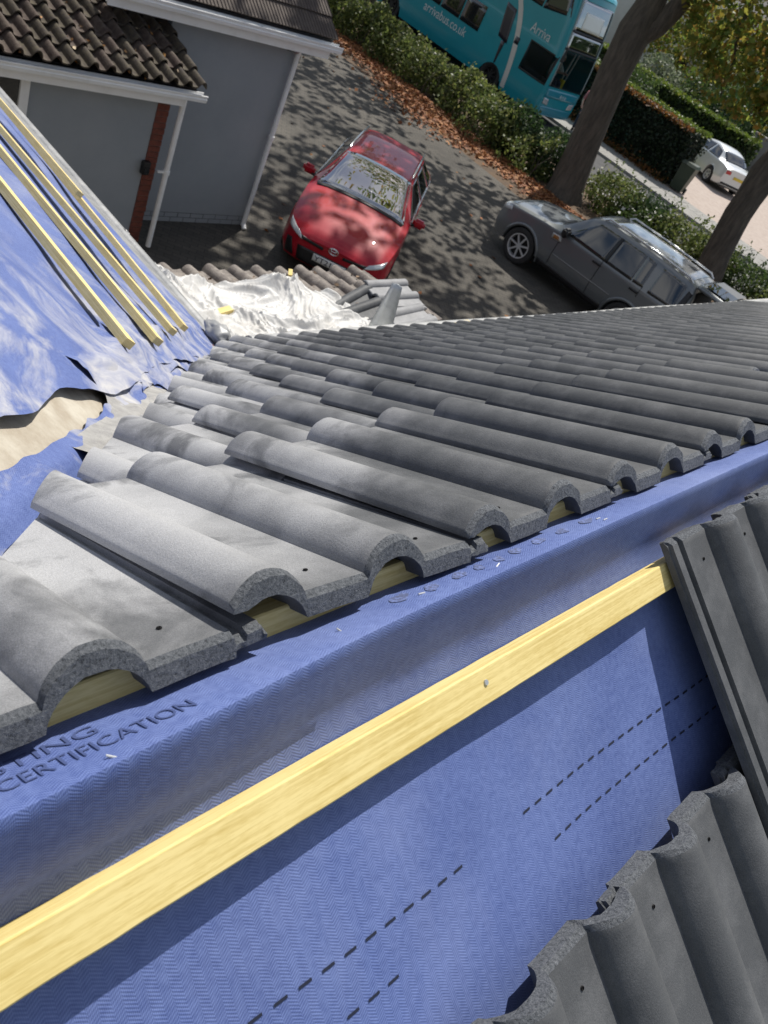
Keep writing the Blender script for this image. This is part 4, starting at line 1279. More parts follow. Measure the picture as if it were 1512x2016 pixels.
TY = lathe_vf([(.60, -.30), (.68, -.44), (.80, -.49), (.94, -.48), (1.0, -.40), (1.0, .40), (.94, .48), (.80, .49), (.68, .44), (.60, .30)], 36)
def wheel_set(parent, spots, R, W, nsp=5, tw=.16, rimr=.66, two=True, rm=None):
    tyv = [(x * R, y * W, z * R) for x, y, z in TY[0]]
    tym = mesh('tyre', tyv, TY[1], RUBBER, 40)
    parts = [lathe_vf([(rimr * R * 1.01, .40 * W), (rimr * R * .99, .475 * W), (rimr * R * .90, .46 * W), (rimr * R * .86, .15 * W)], 36), lathe_vf([(0, .36 * W), (.20 * R * rimr, .37 * W), (.22 * R * rimr, .30 * W)], 20)]
    for k in range(nsp):
        for sgn in ((-1, 1) if two else (0,)):
            a = 2 * math.pi * k / nsp + sgn * .17
            bx, bf = box_vf(.10 * R, rimr * R * .92, -.05 * R * (.7 if two else .95), .05 * R * (.7 if two else .95), 0, 1)
            ca, sa = math.cos(a), math.sin(a)
            parts.append(([(p[0] * ca - p[1] * sa, (.26 + .12 * p[2]) * W, p[0] * sa + p[1] * ca) for p in bx], bf))
    rv_, rf_ = join_vf(parts)
    rim = mesh('rim', rv_, rf_, rm or ALLOY, 40)
    hv, hf = lathe_vf([(0, .06 * W), (rimr * R * .9, .06 * W), (rimr * R * .9, -.3 * W)], 30)
    hub = mesh('wheel', hv, hf, BLACK)
    for (x, y, z, flip) in spots:
        w = bpy.data.objects.new('wheel', hub); w.location = (x, y, z); w.rotation_euler = (0, rnd.random() * 3, math.pi if flip else 0)
        link(w, parent)
        for nm, me in (('tyre', tym), ('rim', rim)):
            link(bpy.data.objects.new(nm, me), w)

def text_on(parent, body, m, loc, rot, width, height=None, name='lettering'):
    me = text_mesh(body, 1.0)
    xs_ = [v.co.x for v in me.vertices]; ys_ = [v.co.y for v in me.vertices]
    s = width / (max(xs_) - min(xs_)); sy = s if height is None else height / (max(ys_) - min(ys_))
    for v in me.vertices: v.co = Vector(((v.co.x - min(xs_)) * s - width / 2, (v.co.y - min(ys_)) * sy, 0))
    me.materials.clear(); me.materials.append(m)
    o = bpy.data.objects.new(name, me); o.location = loc; o.rotation_euler = rot
    return link(o, parent)

# --- red estate car
red = empty('parked_car', 'red estate car with silver roof rails parked nose towards the porch', 'car', (8.35, 7.60, G), math.radians(217.7))
RST = [ # d, zb, ws, wm, zm, wb, zbelt, wt, ztop, crown
    (0.00, .30, .46, .56, .42, .54, .60, .46, .645, .012),
    (0.06, .24, .62, .70, .42, .66, .63, .58, .69, .02),
    (0.20, .20, .74, .82, .42, .77, .69, .66, .76, .03),
    (0.50, .18, .80, .87, .44, .83, .78, .72, .86, .045),
    (1.00, .17, .83, .89, .50, .865, .88, .76, .945, .05),
    (1.32, .17, .83, .89, .50, .87, .93, .76, 1.0, .045),
    (1.50, .17, .83, .89, .50, .87, .945, .735, 1.075, .045),
    (2.26, .17, .83, .89, .50, .87, .967, .60, 1.395, .035),
    (2.55, .17, .83, .89, .50, .87, .97, .595, 1.415, .03),
    (3.30, .17, .83, .89, .50, .87, .99, .59, 1.42, .03),
    (4.05, .18, .83, .89, .50, .86, 1.01, .575, 1.375, .03),
    (4.40, .22, .80, .86, .52, .83, 1.01, .56, 1.26, .03),
    (4.55, .26, .76, .82, .52, .80, .98, .60, 1.08, .02),
    (4.65, .32, .70, .76, .52, .74, .92, .62, .97, .01)]
rs = Shell(RST, (.93, 3.63), .37)
rs.body('body', RED, red)
rs.patch('windscreen', [(1.37, -.765), (1.37, .765), (2.24, .575), (2.24, -.575)], 'top', GLASS_W, red, 16, 10)
rs.patch('cowl_strip', [(1.29, -.74), (1.29, .74), (1.365, .76), (1.365, -.76)], 'top', BLACK, red, 16, 2, .006)
for s_, vw in ((1, 'left'), (-1, 'right')):
    rs.patch('side_window', [(1.72, 1.0), (2.78, 1.015), (2.78, 1.36), (2.34, 1.345)], vw, GLASS, red)
    rs.patch('side_window', [(2.86, 1.017), (3.62, 1.03), (3.58, 1.36), (2.86, 1.362)], vw, GLASS, red)
    rs.patch('side_window', [(3.70, 1.035), (4.26, 1.06), (4.10, 1.30), (3.66, 1.35)], vw, GLASS, red)
    tube('roof_rail', [(-2.34, s_ * .575, 1.43), (-2.42, s_ * .575, 1.462), (-3.2, s_ * .57, 1.468), (-4.0, s_ * .56, 1.43), (-4.08, s_ * .555, 1.40)], [.013, .017, .017, .017, .013], CHROME, red, 10)
    rs.patch('headlight', [(s_ * .50, .595), (s_ * .775, .665), (s_ * .79, .745), (s_ * .56, .668)], 'front', LAMP, red, 8, 4, .008)
    rs.patch('lamp_strip', [(s_ * .16, .575), (s_ * .52, .60), (s_ * .55, .650), (s_ * .16, .618)], 'front', BLACK, red, 8, 3, .006)
    rs.patch('bumper_vent', [(s_ * .56, .30), (s_ * .72, .28), (s_ * .74, .52), (s_ * .66, .54)], 'front', BLACK, red, 5, 5, .006)
    rs.patch('belt_trim', [(1.62, .972), (4.2, 1.025), (4.2, 1.04), (1.62, .988)], vw, CHROME, red, 24, 1, .006)
    # door mirror
    bm = bmesh.new(); bmesh.ops.create_cube(bm, size=1)
    bmesh.ops.scale(bm, vec=(.13, .21, .14), verts=bm.verts)
    bmesh.ops.bevel(bm, geom=list(bm.edges), offset=.04, segments=3, affect='EDGES')
    for v in bm.verts: v.co += Vector((-1.66, s_ * .985, 1.03))
    mr = from_bm('door_mirror', bm, RED, red, 60)
    tube('mirror_arm', [(-1.66, s_ * .86, .97), (-1.66, s_ * .93, .985)], .03, BLACK, mr, 8)
    rs.patch('tail_light', [(s_ * .50, .80), (s_ * .70, .78), (s_ * .72, .92), (s_ * .5, .92)], 'rear', REDL, red, 5, 3, .006)
rs.patch('grille', [(-.50, .27), (.50, .27), (.54, .50), (-.54, .50)], 'front', BLACK, red, 12, 6, .008)
pl = rs.patch('number_plate', [(.265, .375), (-.265, .375), (-.265, .485), (.265, .485)], 'front', PLATE, red, 8, 3, .020)
text_on(pl, 'YT21', INK, (.036, -.10, .392), (math.radians(90), 0, math.radians(90)), .27, .078)
# emblem: three crossing ovals
ring = []
for (rx, rz, oz) in ((.075, .050, 0), (.036, .045, 0), (.05, .020, .018)):
    pts = [(.012, rx * math.cos(a), .632 + oz + rz * math.sin(a)) for a in np.linspace(0, 2 * math.pi, 21)]
    ring.append(tube_vf(pts, [.006] * 21, 6))
v, f = join_vf(ring); obj('emblem', v, f, CHROME, red, 60)
tube('wiper', [(-1.40, -.05, 1.055), (-1.46, .25, 1.09), (-1.50, .62, 1.09)], .009, BLACK, red, 6)
tube('wiper', [(-1.40, .05, 1.055), (-1.46, -.25, 1.09), (-1.50, -.55, 1.09)], .009, BLACK, red, 6)
wheel_set(red, [(-.93, .79, .32, False), (-.93, -.79, .32, True), (-3.63, .79, .32, False), (-3.63, -.79, .32, True)], .32, .21)
box('underbody', -4.4, -.3, -.6, .6, .2, .5, BLACK, red)

# --- dark grey off-roader with its tailgate up
suv = empty('parked_car', 'dark grey off-roader parked by the hedge with its tailgate raised', 'car', (15.24, 9.38, G), math.radians(95.8))
SST = [
    (0.00, .36, .58, .68, .52, .66, .76, .58, .82, .015),
    (0.07, .30, .74, .82, .52, .79, .84, .72, .91, .02),
    (0.25, .27, .84, .90, .54, .87, .93, .78, 1.00, .03),
    (0.80, .26, .87, .94, .58, .91, 1.01, .82, 1.08, .035),
    (1.25, .26, .88, .95, .60, .92, 1.06, .83, 1.13, .035),
    (1.42, .26, .88, .95, .60, .92, 1.06, .80, 1.19, .035),
    (2.02, .26, .88, .95, .60, .92, 1.085, .68, 1.665, .03),
    (2.30, .26, .88, .95, .60, .92, 1.09, .675, 1.71, .03),
    (3.20, .26, .88, .95, .60, .92, 1.10, .67, 1.72, .03),
    (4.05, .28, .88, .95, .60, .915, 1.11, .655, 1.70, .03),
    (4.34, .32, .86, .93, .60, .90, 1.12, .64, 1.65, .03),
    (4.43, .36, .83, .90, .60, .88, 1.14, .66, 1.50, .02),
    (4.50, .42, .78, .86, .60, .84, 1.06, .70, 1.16, .01)]
ss = Shell(SST, (.87, 3.53), .43)
ss.body('body', GREYP, suv)
ss.patch('windscreen', [(1.42, -.74), (1.42, .74), (1.99, .63), (1.99, -.63)], 'top', GLASS, suv, 14, 9)
ss.patch('roof_panel', [(2.16, -.58), (2.16, .58), (4.2, .56), (4.2, -.56)], 'top', mat('roof_sheen', (.40, .41, .42), .22, .6, coat=1.0), suv, 8, 10, .006)  # roof paler than the body: reflected light put into its colour
for s_, vw in ((1, 'left'), (-1, 'right')):
    ss.patch('side_window', [(1.66, 1.125), (2.62, 1.125), (2.62, 1.625), (2.13, 1.615)], vw, GLASS, suv)
    ss.patch('side_window', [(2.68, 1.125), (3.30, 1.135), (3.26, 1.63), (2.68, 1.628)], vw, GLASS, suv)
    ss.patch('side_window', [(3.33, 1.135), (3.56, 1.15), (3.50, 1.615), (3.29, 1.63)], vw, GLASS, suv, 3, 8)
    ss.patch('side_window', [(3.70, 1.13), (4.30, 1.16), (4.22, 1.60), (3.66, 1.62)], vw, GLASS, suv)
    ss.patch('door_pillar', [(2.62, 1.125), (2.68, 1.125), (2.68, 1.628), (2.62, 1.625)], vw, BLACK, suv, 2, 8, .005)
    ss.patch('sill_cladding', [(1.36, .29), (3.05, .29), (3.05, .42), (1.36, .42)], vw, BLACK, suv, 10, 3, .008)
    ss.patch('side_vent', [(1.42, .90), (1.66, .93), (1.62, 1.03), (1.40, 1.01)], vw, mat('vent_trim', (.45, .44, .42), .4, .6), suv, 3, 3, .010)
    ss.patch('vent_mesh', [(1.46, .92), (1.60, .945), (1.57, 1.005), (1.45, .995)], vw, mat('vent_amber', (.30, .12, .03), .5), suv, 3, 3, .016)
    for x0 in (2.44, 3.36):
        h = ss.patch('door_handle', [(x0, 1.005), (x0 + .20, 1.01), (x0 + .20, 1.05), (x0, 1.045)], vw, BLACK, suv, 4, 2, .022)
    for q in ([(1.60, .45), (1.612, .45), (1.612, 1.14), (1.60, 1.14)], [(2.615, .42), (2.627, .42), (2.627, 1.16), (2.615, 1.16)], [(3.56, .95), (3.572, .95), (3.572, 1.18), (3.56, 1.18)]):
        ss.patch('door_seam', q, vw, BLACK, suv, 1, 10, .003)
    ss.patch('rub_strip', [(1.62, .66), (3.10, .68), (3.10, .695), (1.62, .675)], vw, mat('strip_chrome', (.3, .3, .3), .3, .6), suv, 12, 1, .007)
    ss.patch('headlight', [(s_ * .50, .80), (s_ * .84, .86), (s_ * .86, .99), (s_ * .56, .93)], 'front', LAMP, suv, 8, 4, .010)
    ss.patch('corner_lamp', [(.10, .80), (.34, .86), (.30, .95), (.08, .90)], vw, LAMP, suv, 4, 3, .008)
    tube('roof_rail', [(-2.10, s_ * .60, 1.69), (-2.2, s_ * .61, 1.755), (-3.2, s_ * .61, 1.765), (-4.15, s_ * .60, 1.745), (-4.25, s_ * .59, 1.68)], [.016, .02, .02, .02, .016], CHROME if s_ > 0 else ALLOY, suv, 10)
    bm = bmesh.new(); bmesh.ops.create_cube(bm, size=1)
    bmesh.ops.scale(bm, vec=(.14, .22, .19), verts=bm.verts)
    bmesh.ops.bevel(bm, geom=list(bm.edges), offset=.04, segments=3, affect='EDGES')
    for v in bm.verts: v.co += Vector((-1.70, s_ * 1.03, 1.17))
    mr = from_bm('door_mirror', bm, BLACK, suv, 60)
    tube('mirror_arm', [(-1.70, s_ * .88, 1.11), (-1.70, s_ * .97, 1.12)], .03, BLACK, mr, 8)
    ss.patch('tail_light', [(4.30, 1.00), (4.44, 1.00), (4.40, 1.16), (4.30, 1.17)], vw, REDL, suv, 3, 4, .008)
    # flared arches
    for wd in (.87, 3.53):
        pts = []
        for a in np.linspace(math.radians(8), math.radians(172), 22):
            h = ss.cast((-(wd - .45 * math.cos(a)), s_ * 3, .345 + .45 * math.sin(a)), (0, -s_, 0), .0)
            if h is not None: pts.append(h)
        if len(pts) > 4: tube('wheel_arch', pts, .035, GREYP, suv, 8)
ss.patch('grille', [(-.42, .72), (.42, .72), (.46, .88), (-.46, .88)], 'front', BLACK, suv, 8, 4, .010)
ss.patch('bonnet_seam', [(.30, -.74), (.30, .74), (.312, .74), (.312, -.74)], 'top', BLACK, suv, 10, 1, .004)
ss.patch('cargo_opening', [(-.66, .72), (.66, .72), (.56, 1.56), (-.56, 1.56)], 'rear', mat('boot_shadow', (.01, .01, .011), .8), suv, 8, 8, .006)
for s_, vw in ((1, 'left'),):
    ss.patch('rear_pillar', [(4.30, .72), (4.47, .72), (4.40, 1.52), (4.30, 1.55)], vw, BLACK, suv, 3, 8, .006)
# raised tailgate: a shell with window, number plate recess and frame, hinged at the roof
tgm = Matrix.Translation((-4.36, 0, 1.69)) @ Matrix.Rotation(math.radians(2), 4, 'Y')
tv, tf = [], []
secs_ = [(0, .60, .0), (-.10, .66, .02), (-.65, .70, .0), (-.90, .74, -.05), (-1.24, .74, -.20), (-1.36, .66, -.33)]
for x, w, z in secs_:
    for t in (-1, -.6, 0, .6, 1):
        tv.append(tgm @ Vector((x, w * t, z + .03 * (1 - t * t))))
for i in range(len(secs_) - 1):
    for j in range(4): tf.append((i * 5 + j, i * 5 + j + 1, (i + 1) * 5 + j + 1, (i + 1) * 5 + j))
tg = obj('tailgate', tv, tf, GREYP, suv, 50)
sd = tg.modifiers.new('thick', 'SOLIDIFY'); sd.thickness = .06; sd.offset = -1
gv = [tgm @ Vector((x, y, z + .038 + .03 * (1 - (y / .66) ** 2))) for x, y, z in ((-.12, -.50, .015), (-.12, 0, .015), (-.12, .50, .015), (-.64, -.56, -.003), (-.64, 0, -.003), (-.64, .56, -.003))]
obj('rear_window', gv, [(0, 1, 4, 3), (1, 2, 5, 4)], GLASS, tg)
pv = [tgm @ Vector((x, y, z)) for x, y, z in ((-1.00, -.26, -.056), (-1.00, .26, -.056), (-1.12, .26, -.108), (-1.12, -.26, -.108))]
obj('number_plate', pv, [(0, 1, 2, 3)], PLATEY, tg)
for s_ in (-1, 1):
    pv = [tgm @ Vector((x, s_ * y, z)) for x, y, z in ((-.92, .50, -.015), (-.92, .70, -.045), (-1.20, .68, -.165), (-1.20, .50, -.13))]
    obj('lamp', pv, [(0, 1, 2, 3)], LAMP, tg)
    tube('gas_strut', [(-4.40, s_ * .62, 1.30), tgm @ Vector((-.45, s_ * .62, -.06))], .012, BLACK, suv, 6)
wheel_set(suv, [(-.87, .83, .365, False), (-.87, -.83, .365, True), (-3.53, .83, .365, False), (-3.53, -.83, .365, True)], .365, .235, 7, two=False, rimr=.70)
box('underbody', -4.3, -.3, -.62, .62, .27, .6, BLACK, suv)

# --- pale saloon across the road
wht = empty('parked_car', 'silver white saloon car on the pink forecourt across the road', 'car', (38.6, 17.3, G + .06), math.radians(58))
WST = [
    (0.00, .32, .52, .62, .44, .60, .62, .5, .67, .01), (0.08, .24, .68, .76, .44, .72, .67, .62, .73, .02), (0.4, .2, .8, .86, .46, .82, .76, .70, .83, .03),
    (1.1, .18, .83, .885, .5, .86, .88, .75, .95, .04), (1.4, .18, .83, .885, .5, .86, .92, .73, 1.04, .04), (2.05, .18, .83, .885, .5, .865, .95, .60, 1.38, .03),
    (2.7, .18, .83, .885, .5, .865, .97, .59, 1.44, .03), (3.3, .18, .83, .885, .5, .86, .985, .59, 1.36, .03), (3.95, .2, .82, .88, .5, .85, .99, .66, 1.05, .03),
    (4.3, .24, .80, .86, .52, .82, .97, .66, 1.03, .02), (4.5, .32, .72, .80, .52, .77, .90, .62, .98, .01)]
wsx = Shell(WST, (.9, 3.6), .36)
wsx.body('body', SILV, wht)
wsx.patch('windscreen', [(1.42, -.68), (1.42, .68), (2.0, .55), (2.0, -.55)], 'top', GLASS, wht, 8, 6)
wsx.patch('rear_window', [(3.36, -.56), (3.36, .56), (3.88, .62), (3.88, -.62)], 'top', GLASS, wht, 8, 6)
for s_, vw in ((1, 'left'), (-1, 'right')):
    wsx.patch('side_window', [(1.65, .99), (2.68, 1.0), (2.68, 1.38), (2.2, 1.34)], vw, GLASS, wht)
    wsx.patch('side_window', [(2.76, 1.0), (3.62, 1.02), (3.30, 1.30), (2.76, 1.385)], vw, GLASS, wht)
    wsx.patch('tail_light', [(s_ * .48, .76), (s_ * .74, .75), (s_ * .75, .90), (s_ * .5, .89)], 'rear', REDL, wht, 4, 3, .008)
    wsx.patch('headlight', [(s_ * .5, .60), (s_ * .74, .64), (s_ * .75, .72), (s_ * .54, .68)], 'front', LAMP, wht, 4, 3, .008)
    wsx.patch('door_handle', [(2.4, .86), (2.58, .865), (2.58, .89), (2.4, .885)], vw, CHROME, wht, 3, 1, .012)
wsx.patch('number_plate', [(-.26, .66), (.26, .66), (.26, .77), (-.26, .77)], 'rear', PLATEY, wht, 4, 2, .010)
wsx.patch('rear_bumper', [(-.7, .34), (.7, .34), (.72, .42), (-.72, .42)], 'rear', BLACK, wht, 8, 2, .008)
wheel_set(wht, [(-.9, .78, .31, False), (-.9, -.78, .31, True), (-3.6, .78, .31, False), (-3.6, -.78, .31, True)], .31, .2, 5)
box('underbody', -4.2, -.3, -.6, .6, .2, .5, BLACK, wht)

# --- double decker bus, heading towards -Y
bus = empty('bus', 'teal double decker bus passing beyond the hedge', 'bus', (26.95, 17.15, G), math.radians(-90))
def busdef(p):
    d = -p.x
    if d < 2.0:
        k = (1 - d / 2.0) ** 2
        p = Vector((p.x - k * (.42 * max(0, (p.z - 1.1) / 3.1) ** 1.7) - k * .10 * (p.y / 1.25) ** 2, p.y, p.z))
    return p
BST = [
    (0.00, .34, 1.00, 1.06, .60, 1.06, 2.3, 1.00, 4.12, .03), (0.10, .30, 1.13, 1.18, .60, 1.18, 2.3, 1.12, 4.20, .05), (0.35, .28, 1.20, 1.245, .60, 1.245, 2.3, 1.18, 4.26, .06),
    (1.0, .28, 1.22, 1.26, .60, 1.26, 2.3, 1.20, 4.28, .07), (6.0, .28, 1.22, 1.26, .6, 1.26, 2.3, 1.2, 4.28, .07), (10.2, .28, 1.22, 1.26, .6, 1.26, 2.3, 1.2, 4.26, .07), (10.5, .34, 1.1, 1.16, .6, 1.16, 2.3, 1.1, 4.1, .04)]
bs = Shell(BST, (2.45, 8.2), .56, deform=busdef)
bm = bmesh.new()
vs = [bm.verts.new(p) for p in bs.V]
for f in bs.F:
    try: bm.faces.new([vs[i] for i in f])
    except ValueError: pass
bmesh.ops.remove_doubles(bm, verts=bm.verts, dist=.0004)
for co, no in (((0, 0, 1.28), (0, 0, 1)), ((0, 0, 2.42), (0, 0, 1)), ((0, 1.02, 0), (0, 1, 0)), ((0, -1.02, 0), (0, 1, 0)), ((-.22, 0, 0), (1, 0, 0)), ((-1.35, 0, 0), (1, 0, 0)), ((0, 0, 2.12), (0, 0, 1))):
    bmesh.ops.bisect_plane(bm, geom=bm.verts[:] + bm.edges[:] + bm.faces[:], plane_co=co, plane_no=no)
kill = []
for f in bm.faces:
    c = f.calc_center_median(); nrm = f.normal
    if abs(c.y) < 1.02 and 1.28 < c.z < 2.42 and c.x > -.62: kill.append(f)
    elif -1.35 < c.x < -.22 and 1.28 < c.z < 2.12 and c.y < -1.1: kill.append(f)
bmesh.ops.delete(bm, geom=kill, context='FACES')
from_bm('body', bm, TEAL, bus, 35)
CLEARG = mat('clear_glass', (.85, .9, .9), .02)
nt = CLEARG.node_tree
tr = nt.nodes.new('ShaderNodeBsdfTransparent'); tr.inputs[0].default_value = (.75, .80, .80, 1)
ms = nt.nodes.new('ShaderNodeMixShader'); ms.inputs[0].default_value = .86
nt.nodes['Principled BSDF'].inputs['Base Color'].default_value = (.02, .025, .025, 1)
nt.links.new(nt.nodes['Principled BSDF'].outputs[0], ms.inputs[1]); nt.links.new(tr.outputs[0], ms.inputs[2]); nt.links.new(ms.outputs[0], nt.nodes['Material Output'].inputs['Surface'])
bs.patch('windscreen', [(-1.04, 1.26), (1.04, 1.26), (1.04, 2.44), (-1.04, 2.44)], 'front', CLEARG, bus, 16, 10, .008)
bs.patch('destination_panel', [(-1.0, 2.50), (1.0, 2.50), (.98, 2.98), (-.98, 2.98)], 'front', GLASS_W, bus, 14, 6, .010)
bs.patch('upper_windscreen', [(-1.0, 3.04), (1.0, 3.04), (.96, 3.92), (-.96, 3.92)], 'front', GLASS_W, bus, 14, 8, .010)
bs.patch('screen_reflection', [(-.62, 3.12), (.62, 3.12), (.58, 3.62), (-.58, 3.62)], 'front', mat('white_reflection', (.80, .83, .80), .35, coat=.5), bus, 10, 6, .014)  # white reflection on the upper windscreen, laid on as a pale patch
for q in ([(-1.05, 2.44), (1.05, 2.44), (1.04, 2.50), (-1.04, 2.50)], [(-1.03, 2.98), (1.03, 2.98), (1.02, 3.04), (-1.02, 3.04)]):
    bs.patch('screen_bar', q, 'front', BLACK, bus, 14, 1, .016)
for s_ in (-1, 1):
    bs.patch('headlight', [(s_ * .62, .66), (s_ * .95, .70), (s_ * .97, .90), (s_ * .66, .86)], 'front', LAMP, bus, 5, 4, .012)
    bs.patch('screen_pillar', [(s_ * 1.0, 1.3), (s_ * 1.06, 1.3), (s_ * 1.04, 3.9), (s_ * .97, 3.9)], 'front', mat('pillar_grey', (.25, .32, .34), .3, .3), bus, 2, 18, .014)
bs.patch('bumper_panel', [(-1.0, .92), (1.0, .92), (1.02, 1.2), (-1.02, 1.2)], 'front', mat('bright_teal', (.02, .26, .36), .3, coat=.6), bus, 14, 4, .008)
bs.patch('lower_bumper', [(-.98, .36), (.98, .36), (1.0, .62), (-1.0, .62)], 'front', mat('bright_teal_b', (.02, .24, .33), .3, coat=.6), bus, 14, 4, .008)
bs.patch('driver_window', [(.22, 1.28), (1.36, 1.28), (1.36, 2.12), (.22, 2.12)], 'right', CLEARG, bus, 6, 5, .006)
for q in ([(.16, 1.22), (1.42, 1.22), (1.42, 1.28), (.16, 1.28)], [(.16, 2.12), (1.42, 2.12), (1.42, 2.18), (.16, 2.18)], [(1.36, 1.28), (1.42, 1.28), (1.42, 2.12), (1.36, 2.12)], [(.16, 1.28), (.22, 1.28), (.22, 2.12), (.16, 2.12)]):
    bs.patch('window_seal', q, 'right', BLACK, bus, 8, 2, .010)
for s_, vw in ((-1, 'right'), (1, 'left')):
    for k in range(6):
        d0 = 3.72 + k * 1.06
        bs.patch('saloon_window', [(d0, 1.42), (d0 + 1.0, 1.42), (d0 + 1.0, 2.24), (d0, 2.24)], vw, GLASS, bus, 4, 4, .006)
    for k in range(8):
        d0 = .45 + k * 1.2
        lo_ = [(d0, 3.12 + (.22 if k == 0 else 0)), (d0 + 1.14, 3.12), (d0 + 1.14, 3.98), (d0, 3.98)]
        if k == 0: lo_ = [(d0 - .02, 3.30), (d0 + 1.14, 3.12), (d0 + 1.14, 3.98), (d0 + .25, 3.98)]
        bs.patch('upper_window', lo_, vw, GLASS, bus, 5, 5, .006)
# pale swoosh, dark engine-side panel and lettering on the off side
for i in range(9):
    pass
sw = []
for i in range(25):
    t = i / 24
    z = .42 + 2.62 * t
    dd = 1.62 + .62 * t ** 1.6 + .28 * t ** 5
    sw.append((dd, z, .20 + .04 * t))
V, F = [], []
for d, z, w in sw:
    for e in (0, .5, 1):
        h = bs.cast((-(d + w * e), -3, z), (0, 1, 0), .007)
        V.append(h if h is not None else Vector((-(d + w * e), -1.262, z)))
for i in range(24):
    for j in range(2): F.append((i * 3 + j, i * 3 + j + 1, i * 3 + j + 4, i * 3 + j + 3))
obj('pale_band', V, F, BUSPALE, bus, 60)
NAVY = mat('navy_panel', (.018, .016, .03), .3, coat=.5)
bs.patch('navy_panel', [(2.32, 1.62), (2.80, 1.70), (3.02, 2.72), (2.52, 2.66)], 'right', NAVY, bus, 5, 8, .009)
bs.patch('navy_stripe', [(2.44, .92), (2.50, .92), (2.58, 1.64), (2.40, 1.64)], 'right', NAVY, bus, 2, 6, .009)
bs.patch('fuel_flap', [(1.86, 1.78), (2.06, 1.78), (2.06, 2.0), (1.86, 2.0)], 'right', NAVY, bus, 2, 2, .009)
text_on(bus, 'arrivabus.co.uk', WHITEPR, (-5.35, -1.272, 1.02), (math.radians(90), 0, 0), 2.35, .30)
text_on(bus, 'Arriva', WHITEPR, (-1.20, -1.270, 2.36), (math.radians(90), 0, 0), .92, .30)
text_on(bus, 'Arriva', WHITEPR, (.03, -.05, 1.0), (math.radians(90), 0, math.radians(90)), .42, .13)
wheel_set(bus, [(-2.45, -1.10, .5, True), (-2.45, 1.10, .5, False), (-8.2, -1.10, .5, True), (-8.2, 1.10, .5, False)], .5, .3, 8, two=False, rimr=.58, rm=BLACK)
box('underbody', -10, -.4, -.95, .95, .32, .8, BLACK, bus)
box('deck_floor', -10, -.5, -1.18, 1.18, 2.6, 2.66, BLACK, bus)
box('cab_floor', -3, -.45, -1.15, 1.15, .78, .84, BLACK, bus)
box('cab_screen', -2.0, -1.95, -1.18, 1.18, .86, 2.58, mat('cab_grey', (.10, .11, .12), .6), bus)
box('driver_seat', -.95, -.58, -.52, -.08, .86, 1.34, BLACK, bus, .04)
tube('door_frame', [(-.55, .15, .9), (-.45, .15, 2.4)], .03, ALLOY, bus, 8)
tube('door_frame', [(-.60, .45, .9), (-.50, .45, 2.4)], .03, ALLOY, bus, 8)
box('fare_machine', -.50, -.34, .02, .18, .86, 1.5, YELVEST, bus, .02)
tube('wing_mirror', [(-.1, -1.15, 2.5), (.12, -1.34, 2.55), (.14, -1.36, 2.1)], [.02, .02, .07], BLACK, bus, 8)

# ------------------------------------------------------------------ people
def skin_mesh(name, joints, edges, m, parent=None, sub=1):
    """one continuous body grown from a skeleton: joints {key: (co, radius)}"""
    keys = list(joints)
    me = bpy.data.meshes.new(name)
    me.from_pydata([joints[k][0] for k in keys], [(keys.index(a), keys.index(b)) for a, b in edges], [])
    me.materials.append(m)
    o = bpy.data.objects.new(name, me)
    link(o, parent)
    sk = o.modifiers.new('skin', 'SKIN'); sk.use_smooth_shade = True
    l = me.skin_vertices[0] if me.skin_vertices else None
    if l is None:
        bm = bmesh.new(); bm.from_mesh(me); bm.verts.layers.skin.verify(); bm.to_mesh(me); bm.free(); l = me.skin_vertices[0]
    for i, k in enumerate(keys):
        r = joints[k][1]; r = (r, r) if not hasattr(r, '__len__') else r
        l.data[i].radius = r; l.data[i].use_root = (i == 0)
    sb = o.modifiers.new('sub', 'SUBSURF'); sb.levels = sub; sb.render_levels = sub
    return o

def head_vf(c, r=.105):
    bm = bmesh.new(); bmesh.ops.create_icosphere(bm, subdivisions=3, radius=1)
    V = []
    for v in bm.verts:
        p = v.co.copy()
        q = Vector((p.x * .92, p.y * .78, p.z * 1.12))
        if p.z < 0: q.x *= 1 - .12 * abs(p.z); q.y *= 1 - .25 * abs(p.z)
        if p.x > .85 and abs(p.y) < .22 and -.25 < p.z < .12: q.x += .17
        if abs(p.y) > .93 and abs(p.z) < .2: q.y *= 1.12
        V.append(Vector(c) + q * r)
    F = [tuple(w.index for w in f.verts) for f in bm.faces]
    bm.free()
    return V, F

